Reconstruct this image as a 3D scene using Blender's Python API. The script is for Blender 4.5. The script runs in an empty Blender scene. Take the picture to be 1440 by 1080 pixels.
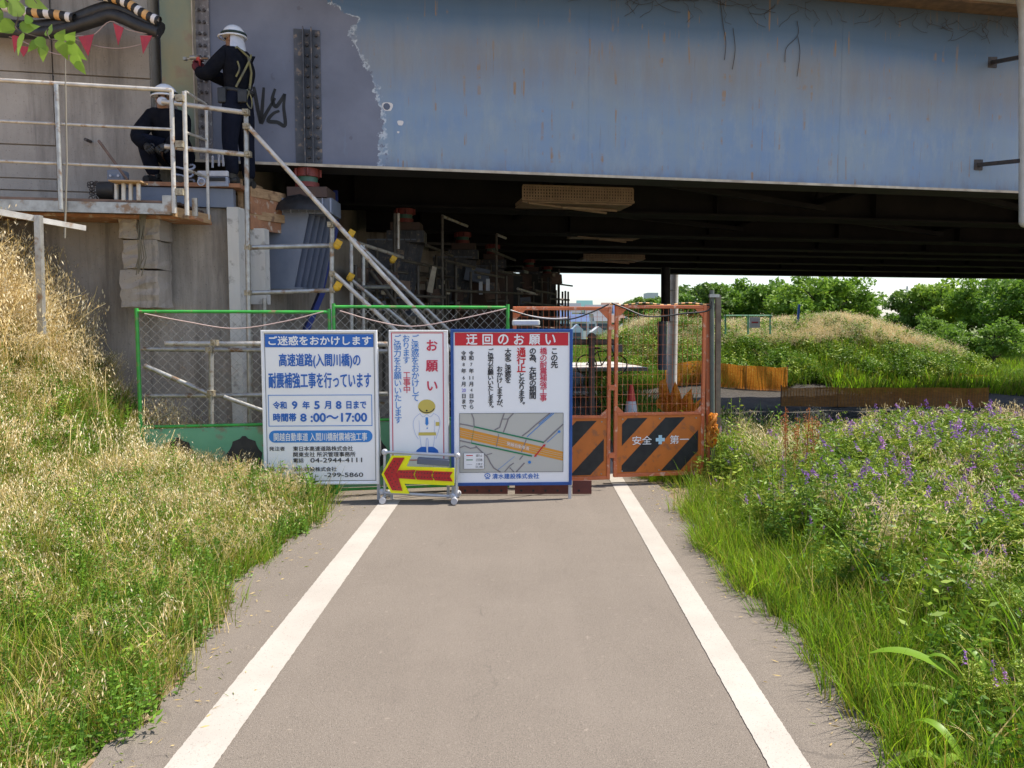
import bpy, math, random
import numpy as np
from mathutils import Vector, Matrix, Euler
from math import radians as R, sin, cos, pi
random.seed(7); rng = np.random.default_rng(7)
scene = bpy.context.scene
COL = scene.collection

# ------------------------------------------------------------------ camera, sky, sun, exposure
F = 1081.0; TILT = R(4.39); CZ = 1.62
cam_d = bpy.data.cameras.new('camera'); cam_d.sensor_width = 36; cam_d.lens = F/1440*36
cam_d.clip_start = 0.05; cam_d.clip_end = 2000
cam = bpy.data.objects.new('camera', cam_d); COL.objects.link(cam)
cam.location = (0, 0, CZ); cam.rotation_euler = (R(90)-TILT, 0, 0)
scene.camera = cam
SUN = Vector((0.52, 0.10, 0.85)).normalized()
w = bpy.data.worlds.new('World'); scene.world = w; w.use_nodes = True
nt = w.node_tree; nt.nodes.clear()
wo = nt.nodes.new('ShaderNodeOutputWorld'); bg = nt.nodes.new('ShaderNodeBackground')
sk = nt.nodes.new('ShaderNodeTexSky'); sk.sky_type = 'NISHITA'; sk.sun_disc = False
sk.sun_elevation = math.asin(SUN.z); sk.sun_rotation = math.atan2(SUN.x, SUN.y)
sk.dust_density = 1.2; sk.air_density = 1.0; sk.ozone_density = 1.0
bg.inputs[1].default_value = 0.115
hz_ = nt.nodes.new('ShaderNodeMix'); hz_.data_type = 'RGBA'; hz_.blend_type = 'ADD'; hz_.inputs[0].default_value = 1
hz_.inputs[7].default_value = (.85, .92, 1.3, 1)          # even milky veil of a hazy summer sky
nt.links.new(sk.outputs[0], hz_.inputs[6]); nt.links.new(hz_.outputs[2], bg.inputs[0]); nt.links.new(bg.outputs[0], wo.inputs[0])
sl = bpy.data.lights.new('sun', 'SUN'); sl.energy = 4.9; sl.angle = R(0.53); sl.color = (1, .93, .82)
so = bpy.data.objects.new('sun', sl); COL.objects.link(so)
so.rotation_euler = SUN.to_track_quat('Z', 'Y').to_euler(); so.location = (20, 5, 40)
scene.view_settings.view_transform = 'Standard'; scene.view_settings.look = 'None'
scene.view_settings.gamma = 1; scene.view_settings.exposure = 0.78
scene.render.engine = 'CYCLES'
scene.cycles.max_bounces = 7; scene.cycles.diffuse_bounces = 4; scene.cycles.transparent_max_bounces = 12

# ------------------------------------------------------------------ helpers
def P(px, py, Y):
    u = (px-720)/F; v = (540-py)/F
    dy = cos(TILT)+v*sin(TILT); dz = v*cos(TILT)-sin(TILT)
    return Vector((u*Y/dy, Y, CZ+dz*Y/dy))
def G(px, py, z=0.0):
    v = (540-py)/F
    dy = cos(TILT)+v*sin(TILT); dz = v*cos(TILT)-sin(TILT)
    return P(px, py, (z-CZ)*dy/dz)

class MB:
    def __init__(s): s.v = []; s.f = []; s.m = []; s.sm = []; s.k = 0
    def _add(s, vs, fs, smooth=False):
        n = len(s.v); s.v.extend([tuple(a) for a in vs])
        for f in fs: s.f.append([i+n for i in f]); s.m.append(s.k); s.sm.append(smooth)
        return s
    def box(s, c, d, rot=None):
        hx, hy, hz = d[0]/2, d[1]/2, d[2]/2
        vs = [Vector((x*hx, y*hy, z*hz)) for z in (-1, 1) for y in (-1, 1) for x in (-1, 1)]
        if rot is not None: vs = [rot @ q for q in vs]
        c = Vector(c)
        return s._add([q+c for q in vs], [(0,2,3,1),(4,5,7,6),(0,1,5,4),(2,6,7,3),(0,4,6,2),(1,3,7,5)])
    def bx(s, x0, x1, y0, y1, z0, z1):
        return s.box(((x0+x1)/2, (y0+y1)/2, (z0+z1)/2), (abs(x1-x0), abs(y1-y0), abs(z1-z0)))
    def beam(s, p, q, wd, hd, up=Vector((0,0,1))):
        p = Vector(p); q = Vector(q); d = (q-p); L = d.length; d.normalize()
        sd = d.cross(up)
        if sd.length < 1e-4: sd = d.cross(Vector((0,1,0)))
        sd.normalize(); u2 = sd.cross(d)
        rot = Matrix((d, sd, u2)).transposed()
        return s.box((p+q)/2, (L, wd, hd), rot)
    def tube(s, p, q, r, n=8, r2=None): return s.path([p, q], r, n, r2)
    def path(s, pts, r, n=8, r2=None, caps=True):
        pts = [Vector(a) for a in pts]; N = len(pts); vs = []; fs = []
        rr = r if isinstance(r, (list, tuple)) else [r + ((r2-r)*i/(N-1) if r2 is not None else 0) for i in range(N)]
        d0 = (pts[1]-pts[0]).normalized()
        ref = Vector((0,0,1)) if abs(d0.z) < .9 else Vector((1,0,0))
        for i in range(N):
            a = pts[max(i-1,0)]; b = pts[min(i+1,N-1)]; d = (b-a).normalized()
            sd = d.cross(ref)
            if sd.length < 1e-3: sd = d.cross(Vector((0,1,0)))
            sd.normalize(); u2 = sd.cross(d)
            ref = u2
            for k in range(n):
                t = 2*pi*k/n; vs.append(pts[i]+(sd*cos(t)+u2*sin(t))*rr[i])
        for i in range(N-1):
            for k in range(n):
                k2 = (k+1) % n
                fs.append((i*n+k, i*n+k2, (i+1)*n+k2, (i+1)*n+k))
        s._add(vs, fs, True)
        if caps:
            s._add(vs[:n], [tuple(range(n))]); s._add(vs[-n:], [tuple(reversed(range(n)))])
        return s
    def extr(s, pts, vec):
        pts = [Vector(a) for a in pts]; vec = Vector(vec); n = len(pts)
        nn = Vector((0,0,0))
        for i in range(n): nn += pts[i].cross(pts[(i+1) % n])
        if nn.dot(vec) > 0: pts.reverse()
        vs = pts+[a+vec for a in pts]
        fs = [tuple(range(n)), tuple(reversed(range(n, 2*n)))]
        for i in range(n):
            j = (i+1) % n; fs.append((i, i+n, j+n, j))
        return s._add(vs, fs)
    def quad(s, a, b, c, d): return s._add([a, b, c, d], [(0,1,2,3)])
    def poly(s, pts): return s._add(pts, [tuple(range(len(pts)))])
    def sph(s, c, r, n=10, m=7, half=False):
        c = Vector(c); rx, ry, rz = (r, r, r) if not isinstance(r, (tuple, list)) else r
        vs = []; fs = []; t0 = 0; t1 = pi/2 if half else pi
        for i in range(m+1):
            t = t0+(t1-t0)*i/m
            for k in range(n):
                p = 2*pi*k/n; vs.append(c+Vector((rx*sin(t)*cos(p), ry*sin(t)*sin(p), rz*cos(t))))
        for i in range(m):
            for k in range(n):
                k2 = (k+1) % n; fs.append((i*n+k, (i+1)*n+k, (i+1)*n+k2, i*n+k2))
        return s._add(vs, fs, True)
    def mesh(s, name, mats, off=Vector((0,0,0))):
        me = bpy.data.meshes.new(name)
        v = s.v if off.length == 0 else [(a[0]-off.x, a[1]-off.y, a[2]-off.z) for a in s.v]
        me.from_pydata(v, [], s.f)
        if not isinstance(mats, (list, tuple)): mats = [mats]
        for m in mats: me.materials.append(m)
        me.polygons.foreach_set('material_index', s.m)
        me.polygons.foreach_set('use_smooth', s.sm)
        me.update(); return me
    def build(s, name, mats, parent=None, label=None, cat=None, group=None, kind=None, origin=None, local=False, bevel=0):
        off = Vector((0,0,0))
        if parent is not None and not local: off = WL[parent.name]
        if parent is None and origin is not None: off = Vector(origin)
        elif parent is None and kind is None and s.v:
            a = np.array(s.v); off = Vector((float(a[:,0].mean()), float(a[:,1].mean()), float(a[:,2].min())))
        o = bpy.data.objects.new(name, s.mesh(name, mats, off)); COL.objects.link(o)
        if parent is not None:
            o.parent = parent; WL[o.name] = off
        else:
            o.location = off; WL[o.name] = off
        if bevel:
            b = o.modifiers.new('bevel', 'BEVEL'); b.width = bevel; b.segments = 2; b.limit_method = 'ANGLE'
        tag(o, label, cat, group, kind); return o
WL = {}
def tag(o, label=None, cat=None, group=None, kind=None):
    if label: o['label'] = label
    if cat: o['category'] = cat
    if group: o['group'] = group
    if kind: o['kind'] = kind
    return o
def thing(name, label, cat, loc=(0,0,0), rz=0, group=None, kind=None):
    o = bpy.data.objects.new(name, None); COL.objects.link(o); o.empty_display_size = .1
    o.location = loc; o.rotation_euler = (0,0,rz); WL[o.name] = Vector(loc)
    return tag(o, label, cat, group, kind)
def piece(name, me, parent, loc=(0,0,0), rot=(0,0,0), sc=(1,1,1)):
    o = bpy.data.objects.new(name, me); COL.objects.link(o); o.parent = parent
    o.location = loc; o.rotation_euler = rot; o.scale = sc; return o
def copy_tree(o, parent=None):
    c = o.copy(); COL.objects.link(c)
    if parent is not None: c.parent = parent
    for ch in list(o.children): copy_tree(ch, c)
    return c

# ------------------------------------------------------------------ materials
def nodes(name):
    m = bpy.data.materials.new(name); m.use_nodes = True
    t = m.node_tree; return m, t, t.nodes['Principled BSDF'], t.nodes['Material Output']
def mixc(t, fac, a, b):
    n = t.nodes.new('ShaderNodeMix'); n.data_type = 'RGBA'
    for sock, v in ((n.inputs[0], fac), (n.inputs[6], a), (n.inputs[7], b)):
        if hasattr(v, 'is_linked') or hasattr(v, 'links'): t.links.new(v, sock)
        elif isinstance(v, (int, float)): sock.default_value = v
        else: sock.default_value = (*v, 1)
    return n.outputs[2]
def noise(t, scale, stretch=(1,1,1), detail=5, rough=.6, coord='Object'):
    tc = t.nodes.new('ShaderNodeTexCoord'); mp = t.nodes.new('ShaderNodeMapping')
    mp.inputs['Scale'].default_value = stretch
    n = t.nodes.new('ShaderNodeTexNoise'); n.inputs['Scale'].default_value = scale
    n.inputs['Detail'].default_value = detail; n.inputs['Roughness'].default_value = rough
    t.links.new(tc.outputs[coord], mp.inputs[0]); t.links.new(mp.outputs[0], n.inputs['Vector'])
    return n.outputs['Fac']
def ramp(t, fac, p0, p1, v0=0, v1=1):
    n = t.nodes.new('ShaderNodeMapRange'); n.inputs[1].default_value = p0; n.inputs[2].default_value = p1
    n.inputs[3].default_value = v0; n.inputs[4].default_value = v1; n.clamp = True
    t.links.new(fac, n.inputs[0]); return n.outputs[0]
def math_(t, op, a, b=None):
    n = t.nodes.new('ShaderNodeMath'); n.operation = op
    for i, v in enumerate((a, b)):
        if v is None: continue
        if isinstance(v, (int, float)): n.inputs[i].default_value = v
        else: t.links.new(v, n.inputs[i])
    return n.outputs[0]
def bump(t, bs, h, strength=.3, dist=.01):
    b = t.nodes.new('ShaderNodeBump'); b.inputs['Strength'].default_value = strength
    b.inputs['Distance'].default_value = dist
    t.links.new(h, b.inputs['Height']); t.links.new(b.outputs[0], bs.inputs['Normal'])
def mat(name, c1, c2=None, scale=6, rough=.6, metal=0, bmp=0, bscale=40, stretch=(1,1,1), lo=.35, hi=.65, c3=None, s3=20, spec=.5):
    m, t, b, o = nodes(name)
    b.inputs['Roughness'].default_value = rough; b.inputs['Metallic'].default_value = metal
    b.inputs['Specular IOR Level'].default_value = spec
    if c2 is None: b.inputs['Base Color'].default_value = (*c1, 1)
    else:
        c = mixc(t, ramp(t, noise(t, scale, stretch), lo, hi), c1, c2)
        if c3: c = mixc(t, ramp(t, noise(t, s3), .56, .66), c, c3)
        t.links.new(c, b.inputs['Base Color'])
    if bmp: bump(t, b, noise(t, bscale), bmp)
    return m
def leaf_mat(name, cols, trans=.4, rough=.55):
    m, t, b, o = nodes(name)
    oi = t.nodes.new('ShaderNodeObjectInfo'); cr = t.nodes.new('ShaderNodeValToRGB')
    e = cr.color_ramp.elements; e[0].color = (*cols[0], 1); e[1].color = (*cols[-1], 1)
    for i, c in enumerate(cols[1:-1]):
        x = e.new((i+1)/(len(cols)-1)); x.color = (*c, 1)
    geo = t.nodes.new('ShaderNodeNewGeometry')
    f = math_(t, 'ADD', math_(t, 'MULTIPLY', oi.outputs['Random'], .55), math_(t, 'MULTIPLY', geo.outputs['Random Per Island'], .45))
    t.links.new(f, cr.inputs[0])
    b.inputs['Roughness'].default_value = rough; b.inputs['Specular IOR Level'].default_value = .35
    t.links.new(cr.outputs[0], b.inputs['Base Color'])
    tr = t.nodes.new('ShaderNodeBsdfTranslucent'); t.links.new(cr.outputs[0], tr.inputs[0])
    mx = t.nodes.new('ShaderNodeMixShader'); mx.inputs[0].default_value = trans
    t.links.new(b.outputs[0], mx.inputs[1]); t.links.new(tr.outputs[0], mx.inputs[2]); t.links.new(mx.outputs[0], o.inputs[0])
    return m

def asphalt_mat():
    m, t, b, o = nodes('asphalt')
    big = ramp(t, noise(t, .9, detail=8, rough=.7), .3, .7)
    c = mixc(t, big, (.130,.108,.088), (.168,.142,.117))
    fine = noise(t, 260, detail=2)
    c = mixc(t, ramp(t, fine, .52, .68), c, (.28,.24,.20))
    c = mixc(t, ramp(t, noise(t, 190, detail=2), .57, .66), c, (.05,.042,.037))
    c = mixc(t, ramp(t, noise(t, 3.2, (1,.35,1), 8, .7), .58, .74, 0, .35), c, (.09,.075,.063))
    c = mixc(t, ramp(t, noise(t, 22, detail=6), .64, .72, 0, .55), c, (.30,.25,.20))
    c = mixc(t, ramp(t, noise(t, 80, detail=4), .58, .68, 0, .55), c, (.27,.23,.19))
    c = mixc(t, ramp(t, noise(t, 70, detail=4), .60, .70, 0, .6), c, (.075,.062,.053))
    c = mixc(t, ramp(t, noise(t, 1.6, (2.2,.12,1), 6, .6), .5, .72, 0, .30), c, (.20,.168,.14))
    vor = t.nodes.new('ShaderNodeTexVoronoi'); vor.feature = 'DISTANCE_TO_EDGE'; vor.inputs['Scale'].default_value = .55
    tcv = t.nodes.new('ShaderNodeTexCoord'); wv_ = t.nodes.new('ShaderNodeVectorMath'); wv_.operation = 'ADD'
    nz = t.nodes.new('ShaderNodeTexNoise'); nz.inputs['Scale'].default_value = 2.5; nz.inputs['Detail'].default_value = 6
    sc_ = t.nodes.new('ShaderNodeVectorMath'); sc_.operation = 'SCALE'; sc_.inputs['Scale'].default_value = .5
    t.links.new(tcv.outputs['Object'], nz.inputs['Vector']); t.links.new(nz.outputs['Color'], sc_.inputs[0]); t.links.new(tcv.outputs['Object'], wv_.inputs[0]); t.links.new(sc_.outputs[0], wv_.inputs[1]); t.links.new(wv_.outputs[0], vor.inputs['Vector'])
    crk = math_(t, 'MULTIPLY', ramp(t, vor.outputs['Distance'], .006, .0015), ramp(t, noise(t, 1.1), .52, .60, 0, .35))
    c = mixc(t, crk, c, (.045,.038,.033))
    t.links.new(c, b.inputs['Base Color']); b.inputs['Roughness'].default_value = .9
    bump(t, b, fine, .6, .006); return m
def paint_line_mat():
    m, t, b, o = nodes('road_paint')
    c = mixc(t, ramp(t, noise(t, 2.5, detail=6), .35, .7), (.41,.38,.34), (.34,.31,.275))
    c = mixc(t, ramp(t, noise(t, 8, (.6,9,1), 8, .75), .62, .72, 0, .6), c, (.32,.28,.25))
    c = mixc(t, ramp(t, noise(t, 150, detail=3), .62, .69), c, (.2,.18,.16))
    c = mixc(t, ramp(t, noise(t, 45, detail=6, rough=.75), .60, .68, 0, .7), c, (.24,.215,.19))
    c = mixc(t, ramp(t, noise(t, 1.2, (1,.5,1), 6), .45, .75, 0, .35), c, (.30,.27,.235))
    t.links.new(c, b.inputs['Base Color']); b.inputs['Roughness'].default_value = .7
    bump(t, b, noise(t, 220), .3, .003); return m
def concrete_mat(name, c1, c2, dark, vstreak=3.0, streak_amt=.55):
    m, t, b, o = nodes(name)
    c = mixc(t, ramp(t, noise(t, 1.3, detail=8, rough=.65), .3, .7), c1, c2)
    c = mixc(t, ramp(t, noise(t, vstreak, (1,1,.12), 7, .7), .48, .70, 0, streak_amt), c, dark)
    c = mixc(t, ramp(t, noise(t, 11, (1,1,.05), 5, .7), .56, .68, 0, .35), c, dark)
    c = mixc(t, ramp(t, noise(t, 60, detail=3), .64, .70, 0, .6), c, dark)
    t.links.new(c, b.inputs['Base Color']); b.inputs['Roughness'].default_value = .88
    bump(t, b, noise(t, 45, detail=8), .5, .008); return m
def girder_mat():
    m, t, b, o = nodes('faded_blue_paint_with_primer_patch')
    tc = t.nodes.new('ShaderNodeTexCoord'); sp = t.nodes.new('ShaderNodeSeparateXYZ')
    t.links.new(tc.outputs['Object'], sp.inputs[0]); X = sp.outputs[0]; Z = sp.outputs[2]
    blue = mixc(t, ramp(t, noise(t, 1.1, (.5,1,1.4), 5), .35, .65), (.185,.285,.46), (.25,.33,.43))
    blue = mixc(t, ramp(t, noise(t, 4.5, (1,1,.12), 6, .7), .42, .68, 0, .55), blue, (.27,.33,.37))
    # deeper blue mixed with painted overhang shade at the top, dirt band below it
    blue = mixc(t, ramp(t, noise(t, 3.0, (1,1,.35), 9, .75), .50, .66, 0, .5), blue, (.36,.40,.42))
    blue = mixc(t, ramp(t, noise(t, 18, (1,1,.06), 6, .75), .55, .68, 0, .35), blue, (.30,.29,.25))
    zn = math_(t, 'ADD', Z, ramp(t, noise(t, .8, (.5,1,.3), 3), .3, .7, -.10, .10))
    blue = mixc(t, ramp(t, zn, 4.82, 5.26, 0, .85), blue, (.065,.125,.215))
    bandlo = ramp(t, zn, 4.15, 4.65); bandhi = ramp(t, zn, 5.16, 4.86)
    band = math_(t, 'MULTIPLY', bandlo, bandhi)
    band = math_(t, 'MULTIPLY', band, ramp(t, noise(t, 3.4, (1,1,.10), 8, .78), .30, .66, .25, .85))
    blue = mixc(t, band, blue, (.25,.235,.225))
    # rust runs
    st = math_(t, 'MULTIPLY', ramp(t, noise(t, 15, (1,1,.05), 4, .6), .57, .66), ramp(t, noise(t, 2.6, (1,1,1.6), 4), .50, .58))
    blue = mixc(t, math_(t, 'MULTIPLY', st, .9), blue, (.34,.20,.09))
    st2 = math_(t, 'MULTIPLY', ramp(t, noise(t, 32, (1,1,.03), 3, .6), .62, .70), ramp(t, noise(t, 1.3, (1,1,1.2), 3), .5, .6))
    blue = mixc(t, math_(t, 'MULTIPLY', st2, .6), blue, (.20,.15,.12))
    blue = mixc(t, ramp(t, zn, 5.30, 5.75, 0, .75), blue, (.05,.055,.048))  # painted overhang shade, darkest just below the top flange
    blue = mixc(t, math_(t, 'MULTIPLY', ramp(t, Z, 3.62, 3.42), ramp(t, noise(t, 9, (1,1,.4), 5), .45, .62, 0, .7)), blue, (.22,.22,.24))
    prim = mixc(t, ramp(t, noise(t, 1.7, detail=6), .3, .7), (.15,.16,.21), (.21,.225,.29))
    prim = mixc(t, ramp(t, noise(t, 5, (1,1,.3), 6), .62, .72, 0, .6), prim, (.20,.25,.34))
    prim = mixc(t, ramp(t, noise(t, 7, (1,1,.7), 6), .66, .70, 0, .8), prim, (.13,.13,.17))
    cr = t.nodes.new('ShaderNodeValToRGB'); e = cr.color_ramp.elements
    table = [(3.4,1.53),(4.1,1.53),(4.45,1.42),(4.85,1.22),(5.0,1.20),(5.1,1.30),(5.16,1.10),(5.3,.90),(5.8,.82)]
    z2f = lambda z: (z-3.4)/2.4
    e[0].position = 0; e[0].color = (table[0][1]/2,)*3+(1,)
    e[1].position = 1; e[1].color = (table[-1][1]/2,)*3+(1,)
    for z, u in table[1:-1]:
        x = e.new(z2f(z)); x.color = (u/2,)*3+(1,)
    t.links.new(ramp(t, Z, 3.4, 5.8), cr.inputs[0])
    ub = math_(t, 'MULTIPLY', cr.outputs[0], 2.0)
    d = math_(t, 'SUBTRACT', X, ub)
    d = math_(t, 'ADD', d, ramp(t, noise(t, 9, detail=6, rough=.65), .25, .75, -.11, .11))
    rim = math_(t, 'MULTIPLY', math_(t, 'MULTIPLY', ramp(t, d, -.012, .0), ramp(t, d, .045, .02)), ramp(t, noise(t, 6), .45, .55))
    c = mixc(t, ramp(t, d, -.004, .004), prim, blue)
    c = mixc(t, math_(t, 'MULTIPLY', rim, .8), c, (.62,.66,.70))
    t.links.new(c, b.inputs['Base Color']); b.inputs['Roughness'].default_value = .55
    bump(t, b, noise(t, 2.2, (1,1,.6), 3), .25, .03); return m

M = {}
M['asphalt'] = asphalt_mat(); M['line'] = paint_line_mat()
M['conc'] = concrete_mat('weathered_concrete', (.42,.37,.32), (.28,.245,.21), (.09,.075,.06), 3.0, .75)
M['conc_wall'] = concrete_mat('board_marked_concrete', (.45,.405,.35), (.30,.265,.23), (.09,.08,.07), 2.0, .75)
M['conc_lt'] = concrete_mat('pale_deck_concrete', (.50,.47,.42), (.42,.39,.34), (.25,.22,.19), 2.0, .3)
M['girder'] = girder_mat()
M['shade_conc'] = mat('shade_dark_concrete', (.045,.042,.038), (.07,.065,.06), 2, .9)  # deck concrete darkened to stand for the under-deck shade
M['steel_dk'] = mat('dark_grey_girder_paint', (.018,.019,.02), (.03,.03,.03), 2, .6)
M['steel_in'] = mat('shaded_girder_paint', (.012,.012,.013), (.022,.021,.02), 1.5, .8, spec=.2)  # near-black tone carries the shade between the girders
M['flange_edge'] = mat('cream_flange_edge', (.62,.55,.43), (.40,.33,.25), 5, .6)
M['rust'] = mat('rusty_brown_flange', (.20,.125,.075), (.11,.075,.05), 9, .8, bmp=.4)
M['endpost'] = mat('green_beige_old_paint', (.36,.32,.18), (.22,.27,.20), 2.2, .6, stretch=(1,1,.5), c3=(.33,.25,.16), s3=5)
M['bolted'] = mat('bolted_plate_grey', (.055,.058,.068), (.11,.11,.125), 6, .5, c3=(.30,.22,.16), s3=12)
M['oldplate'] = mat('scraped_plate', (.30,.27,.27), (.16,.145,.15), 12, .6, stretch=(2,2,.3), c3=(.45,.43,.42), s3=25)
M['bolt'] = mat('bolt_head_dark', (.03,.03,.035), (.08,.06,.05), 20, .5)
M['galv'] = mat('galvanised_pipe', (.44,.44,.42), (.30,.29,.27), 14, .38, .55, c3=(.25,.16,.10), s3=7)
M['galv_lt'] = mat('pale_galvanised_rail', (.60,.57,.52), (.44,.41,.37), 10, .4, .3, c3=(.33,.22,.14), s3=9)
M['pipe_dk'] = mat('shade_dark_pipe', (.13,.115,.095), (.07,.06,.05), 10, .6, .2)  # galvanised pipe darkened to stand for shade under the bridge
M['clamp'] = mat('clamp_steel', (.42,.38,.28), (.22,.17,.11), 30, .5, .4)
M['yellow'] = mat('yellow_plastic', (.75,.45,.03), (.55,.33,.03), 10, .5)
M['green'] = mat('green_enamel', (.04,.36,.05), (.03,.24,.04), 8, .45, c3=(.22,.17,.09), s3=14)
M['green_panel'] = mat('green_steel_sheet', (.10,.30,.17), (.13,.35,.21), 4, .6, c3=(.18,.2,.13), s3=8)
M['orange'] = mat('orange_enamel', (.62,.17,.06), (.48,.13,.05), 8, .5, c3=(.68,.42,.30), s3=16)
M['orange_panel'] = mat('orange_sheet', (.60,.17,.025), (.50,.14,.02), 5, .55, c3=(.35,.12,.04), s3=10)
M['black'] = mat('matt_black', (.012,.012,.014), (.025,.025,.025), 10, .6)
M['rubber'] = mat('black_rubber', (.012,.012,.013), (.03,.03,.03), 12, .5)
M['white_sign'] = mat('white_sign_sheet', (.90,.90,.91), (.87,.87,.88), 3, .4)
M['sign_blue'] = mat('print_blue', (.012,.13,.50), rough=.45)
M['sign_blue2'] = mat('print_light_blue', (.03,.22,.62), rough=.45)
M['sign_black'] = mat('print_black', (.018,.018,.025), rough=.5)
M['sign_red'] = mat('print_red', (.58,.012,.025), rough=.45)
M['sign_pink'] = mat('print_crimson', (.62,.03,.08), rough=.45)
M['sign_white'] = mat('print_white', (.85,.85,.85), rough=.45)
M['sign_purple'] = mat('print_violet', (.25,.20,.62), rough=.45)
M['frame_blue'] = mat('blue_sign_frame', (.015,.07,.28), (.02,.09,.33), 10, .45)
M['map_bg'] = mat('map_ground', (.52,.51,.46), rough=.5)
M['map_orange'] = mat('map_orange', (.70,.30,.03), rough=.5)
M['map_grey'] = mat('map_road_grey', (.22,.20,.21), rough=.5)
M['map_green'] = mat('map_green', (.0,.20,.08), rough=.5)
M['helmet_yellow'] = mat('print_helmet_yellow', (.60,.48,.10), rough=.5)
M['line_blue'] = mat('print_pale_line', (.50,.56,.76), rough=.5)
M['arrow_yellow'] = mat('fluorescent_yellow', (.82,.84,.0), rough=.4)
M['arrow_red'] = mat('arrow_red_lens', (.50,.015,.02), (.36,.01,.02), 30, .3)
M['alu'] = mat('white_pipe_frame', (.55,.56,.60), (.46,.47,.5), 8, .4, .2)
M['navy'] = mat('navy_work_cloth', (.006,.007,.012), (.012,.013,.018), 14, .95, spec=.1, bmp=.5, bscale=18)
M['navy2'] = mat('dark_trouser_cloth', (.007,.009,.018), (.013,.015,.026), 14, .95, spec=.1, bmp=.5, bscale=18)
M['skin'] = mat('skin', (.30,.17,.11), rough=.6)
M['helmet'] = mat('white_helmet', (.74,.76,.80), rough=.25)
M['helmet_band'] = mat('dark_helmet_band', (.01,.03,.025), rough=.4)
M['cloth_white'] = mat('white_cloth', (.60,.62,.68), (.5,.52,.58), 10, .9)
M['glove'] = mat('dark_red_glove', (.13,.015,.02), (.07,.01,.015), 20, .8)
M['red_tool'] = mat('red_tool', (.62,.05,.02), rough=.4)
M['harness'] = mat('harness_strap', (.10,.10,.085), (.25,.22,.08), 9, .8)
M['wood'] = mat('fresh_timber', (.46,.30,.16), (.33,.20,.10), 7, .8, stretch=(1,1,6), c3=(.20,.11,.06), s3=8)
M['wood_or'] = mat('orange_formwork_board', (.42,.20,.10), (.28,.13,.07), 8, .8, c3=(.5,.42,.33), s3=10)
M['wood_post'] = mat('weathered_post', (.20,.13,.10), (.13,.09,.07), 9, .85)
M['bracket'] = mat('blue_grey_bracket', (.155,.18,.235), (.19,.215,.27), 4, .5)
M['bracket_dk'] = mat('dark_blue_grey_rib', (.10,.12,.17), (.12,.14,.2), 4, .5)
M['red_paint'] = mat('red_primer', (.24,.04,.03), (.15,.03,.025), 8, .6)
M['bear_green'] = mat('green_bearing_ring', (.05,.13,.09), rough=.5)
M['brown_plate'] = mat('brown_plate', (.10,.06,.045), (.07,.045,.04), 8, .7)
M['blue_strap'] = mat('deep_blue_paint', (.012,.03,.20), rough=.6)
M['white_pipe'] = mat('white_drain_pipe', (.62,.62,.62), (.5,.48,.45), 4, .5)
M['tool_grey'] = mat('pale_tool_case', (.34,.38,.48), (.26,.30,.4), 8, .5)
M['perf'] = mat('beige_perforated_tray', (.38,.28,.18), (.28,.2,.13), 8, .7)
M['straw_net'] = None
M['stripe_yel'] = mat('warning_yellow', (.72,.42,.16), (.6,.33,.12), 12, .6)
M['stripe_wht'] = mat('pale_tape', (.74,.70,.68), rough=.6)
M['pennant'] = mat('faded_red_pennant', (.48,.05,.07), (.36,.04,.06), 10, .8)
M['soil'] = mat('sandy_soil', (.36,.26,.16), (.27,.19,.11), 5, .95, bmp=.6, bscale=25, c3=(.20,.14,.08), s3=12)
M['cone_red'] = mat('cone_red', (.70,.05,.03), rough=.5)
M['cable_pink'] = mat('pale_cable', (.45,.33,.30), rough=.6)
M['dkred'] = mat('shade_red_skirt_steel', (.13,.03,.022), (.09,.022,.018), 8, .6)  # orange panel foot, its shade put into the dark red
M['greenpost'] = mat('dark_green_grey_post', (.075,.095,.08), (.12,.13,.11), 10, .6)
M['lamp_box'] = mat('pale_lamp_housing', (.55,.56,.54), rough=.35)

# ------------------------------------------------------------------ bridge frame
BA = R(10.97); BU = Vector((cos(BA), sin(BA), 0)); BW = Vector((-sin(BA), cos(BA), 0)); BO = Vector((-3.01, 8.8, 0))
def B(u, w_, z): return BO+BU*u+BW*w_+Vector((0,0,z))
def toB(p): d = Vector(p)-BO; return d.dot(BU), d.dot(BW)
def girderP(px, py, off=0.0):          # point on the near web plane seen at a pixel
    a = (px-720)/F; v = (540-py)/F; dy = cos(TILT)+v*sin(TILT); k = a/dy
    # Y = 8.8 + tan(BA)*(kY+3.01) (+ offset)
    tb = math.tan(BA); Y = (8.8+off/cos(BA)+tb*3.01)/(1-tb*k)
    return P(px, py, Y)
ZB, ZT = 3.42, 5.75
def faceX(Y): return -2.88+.2325*(Y-8.9)

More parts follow.
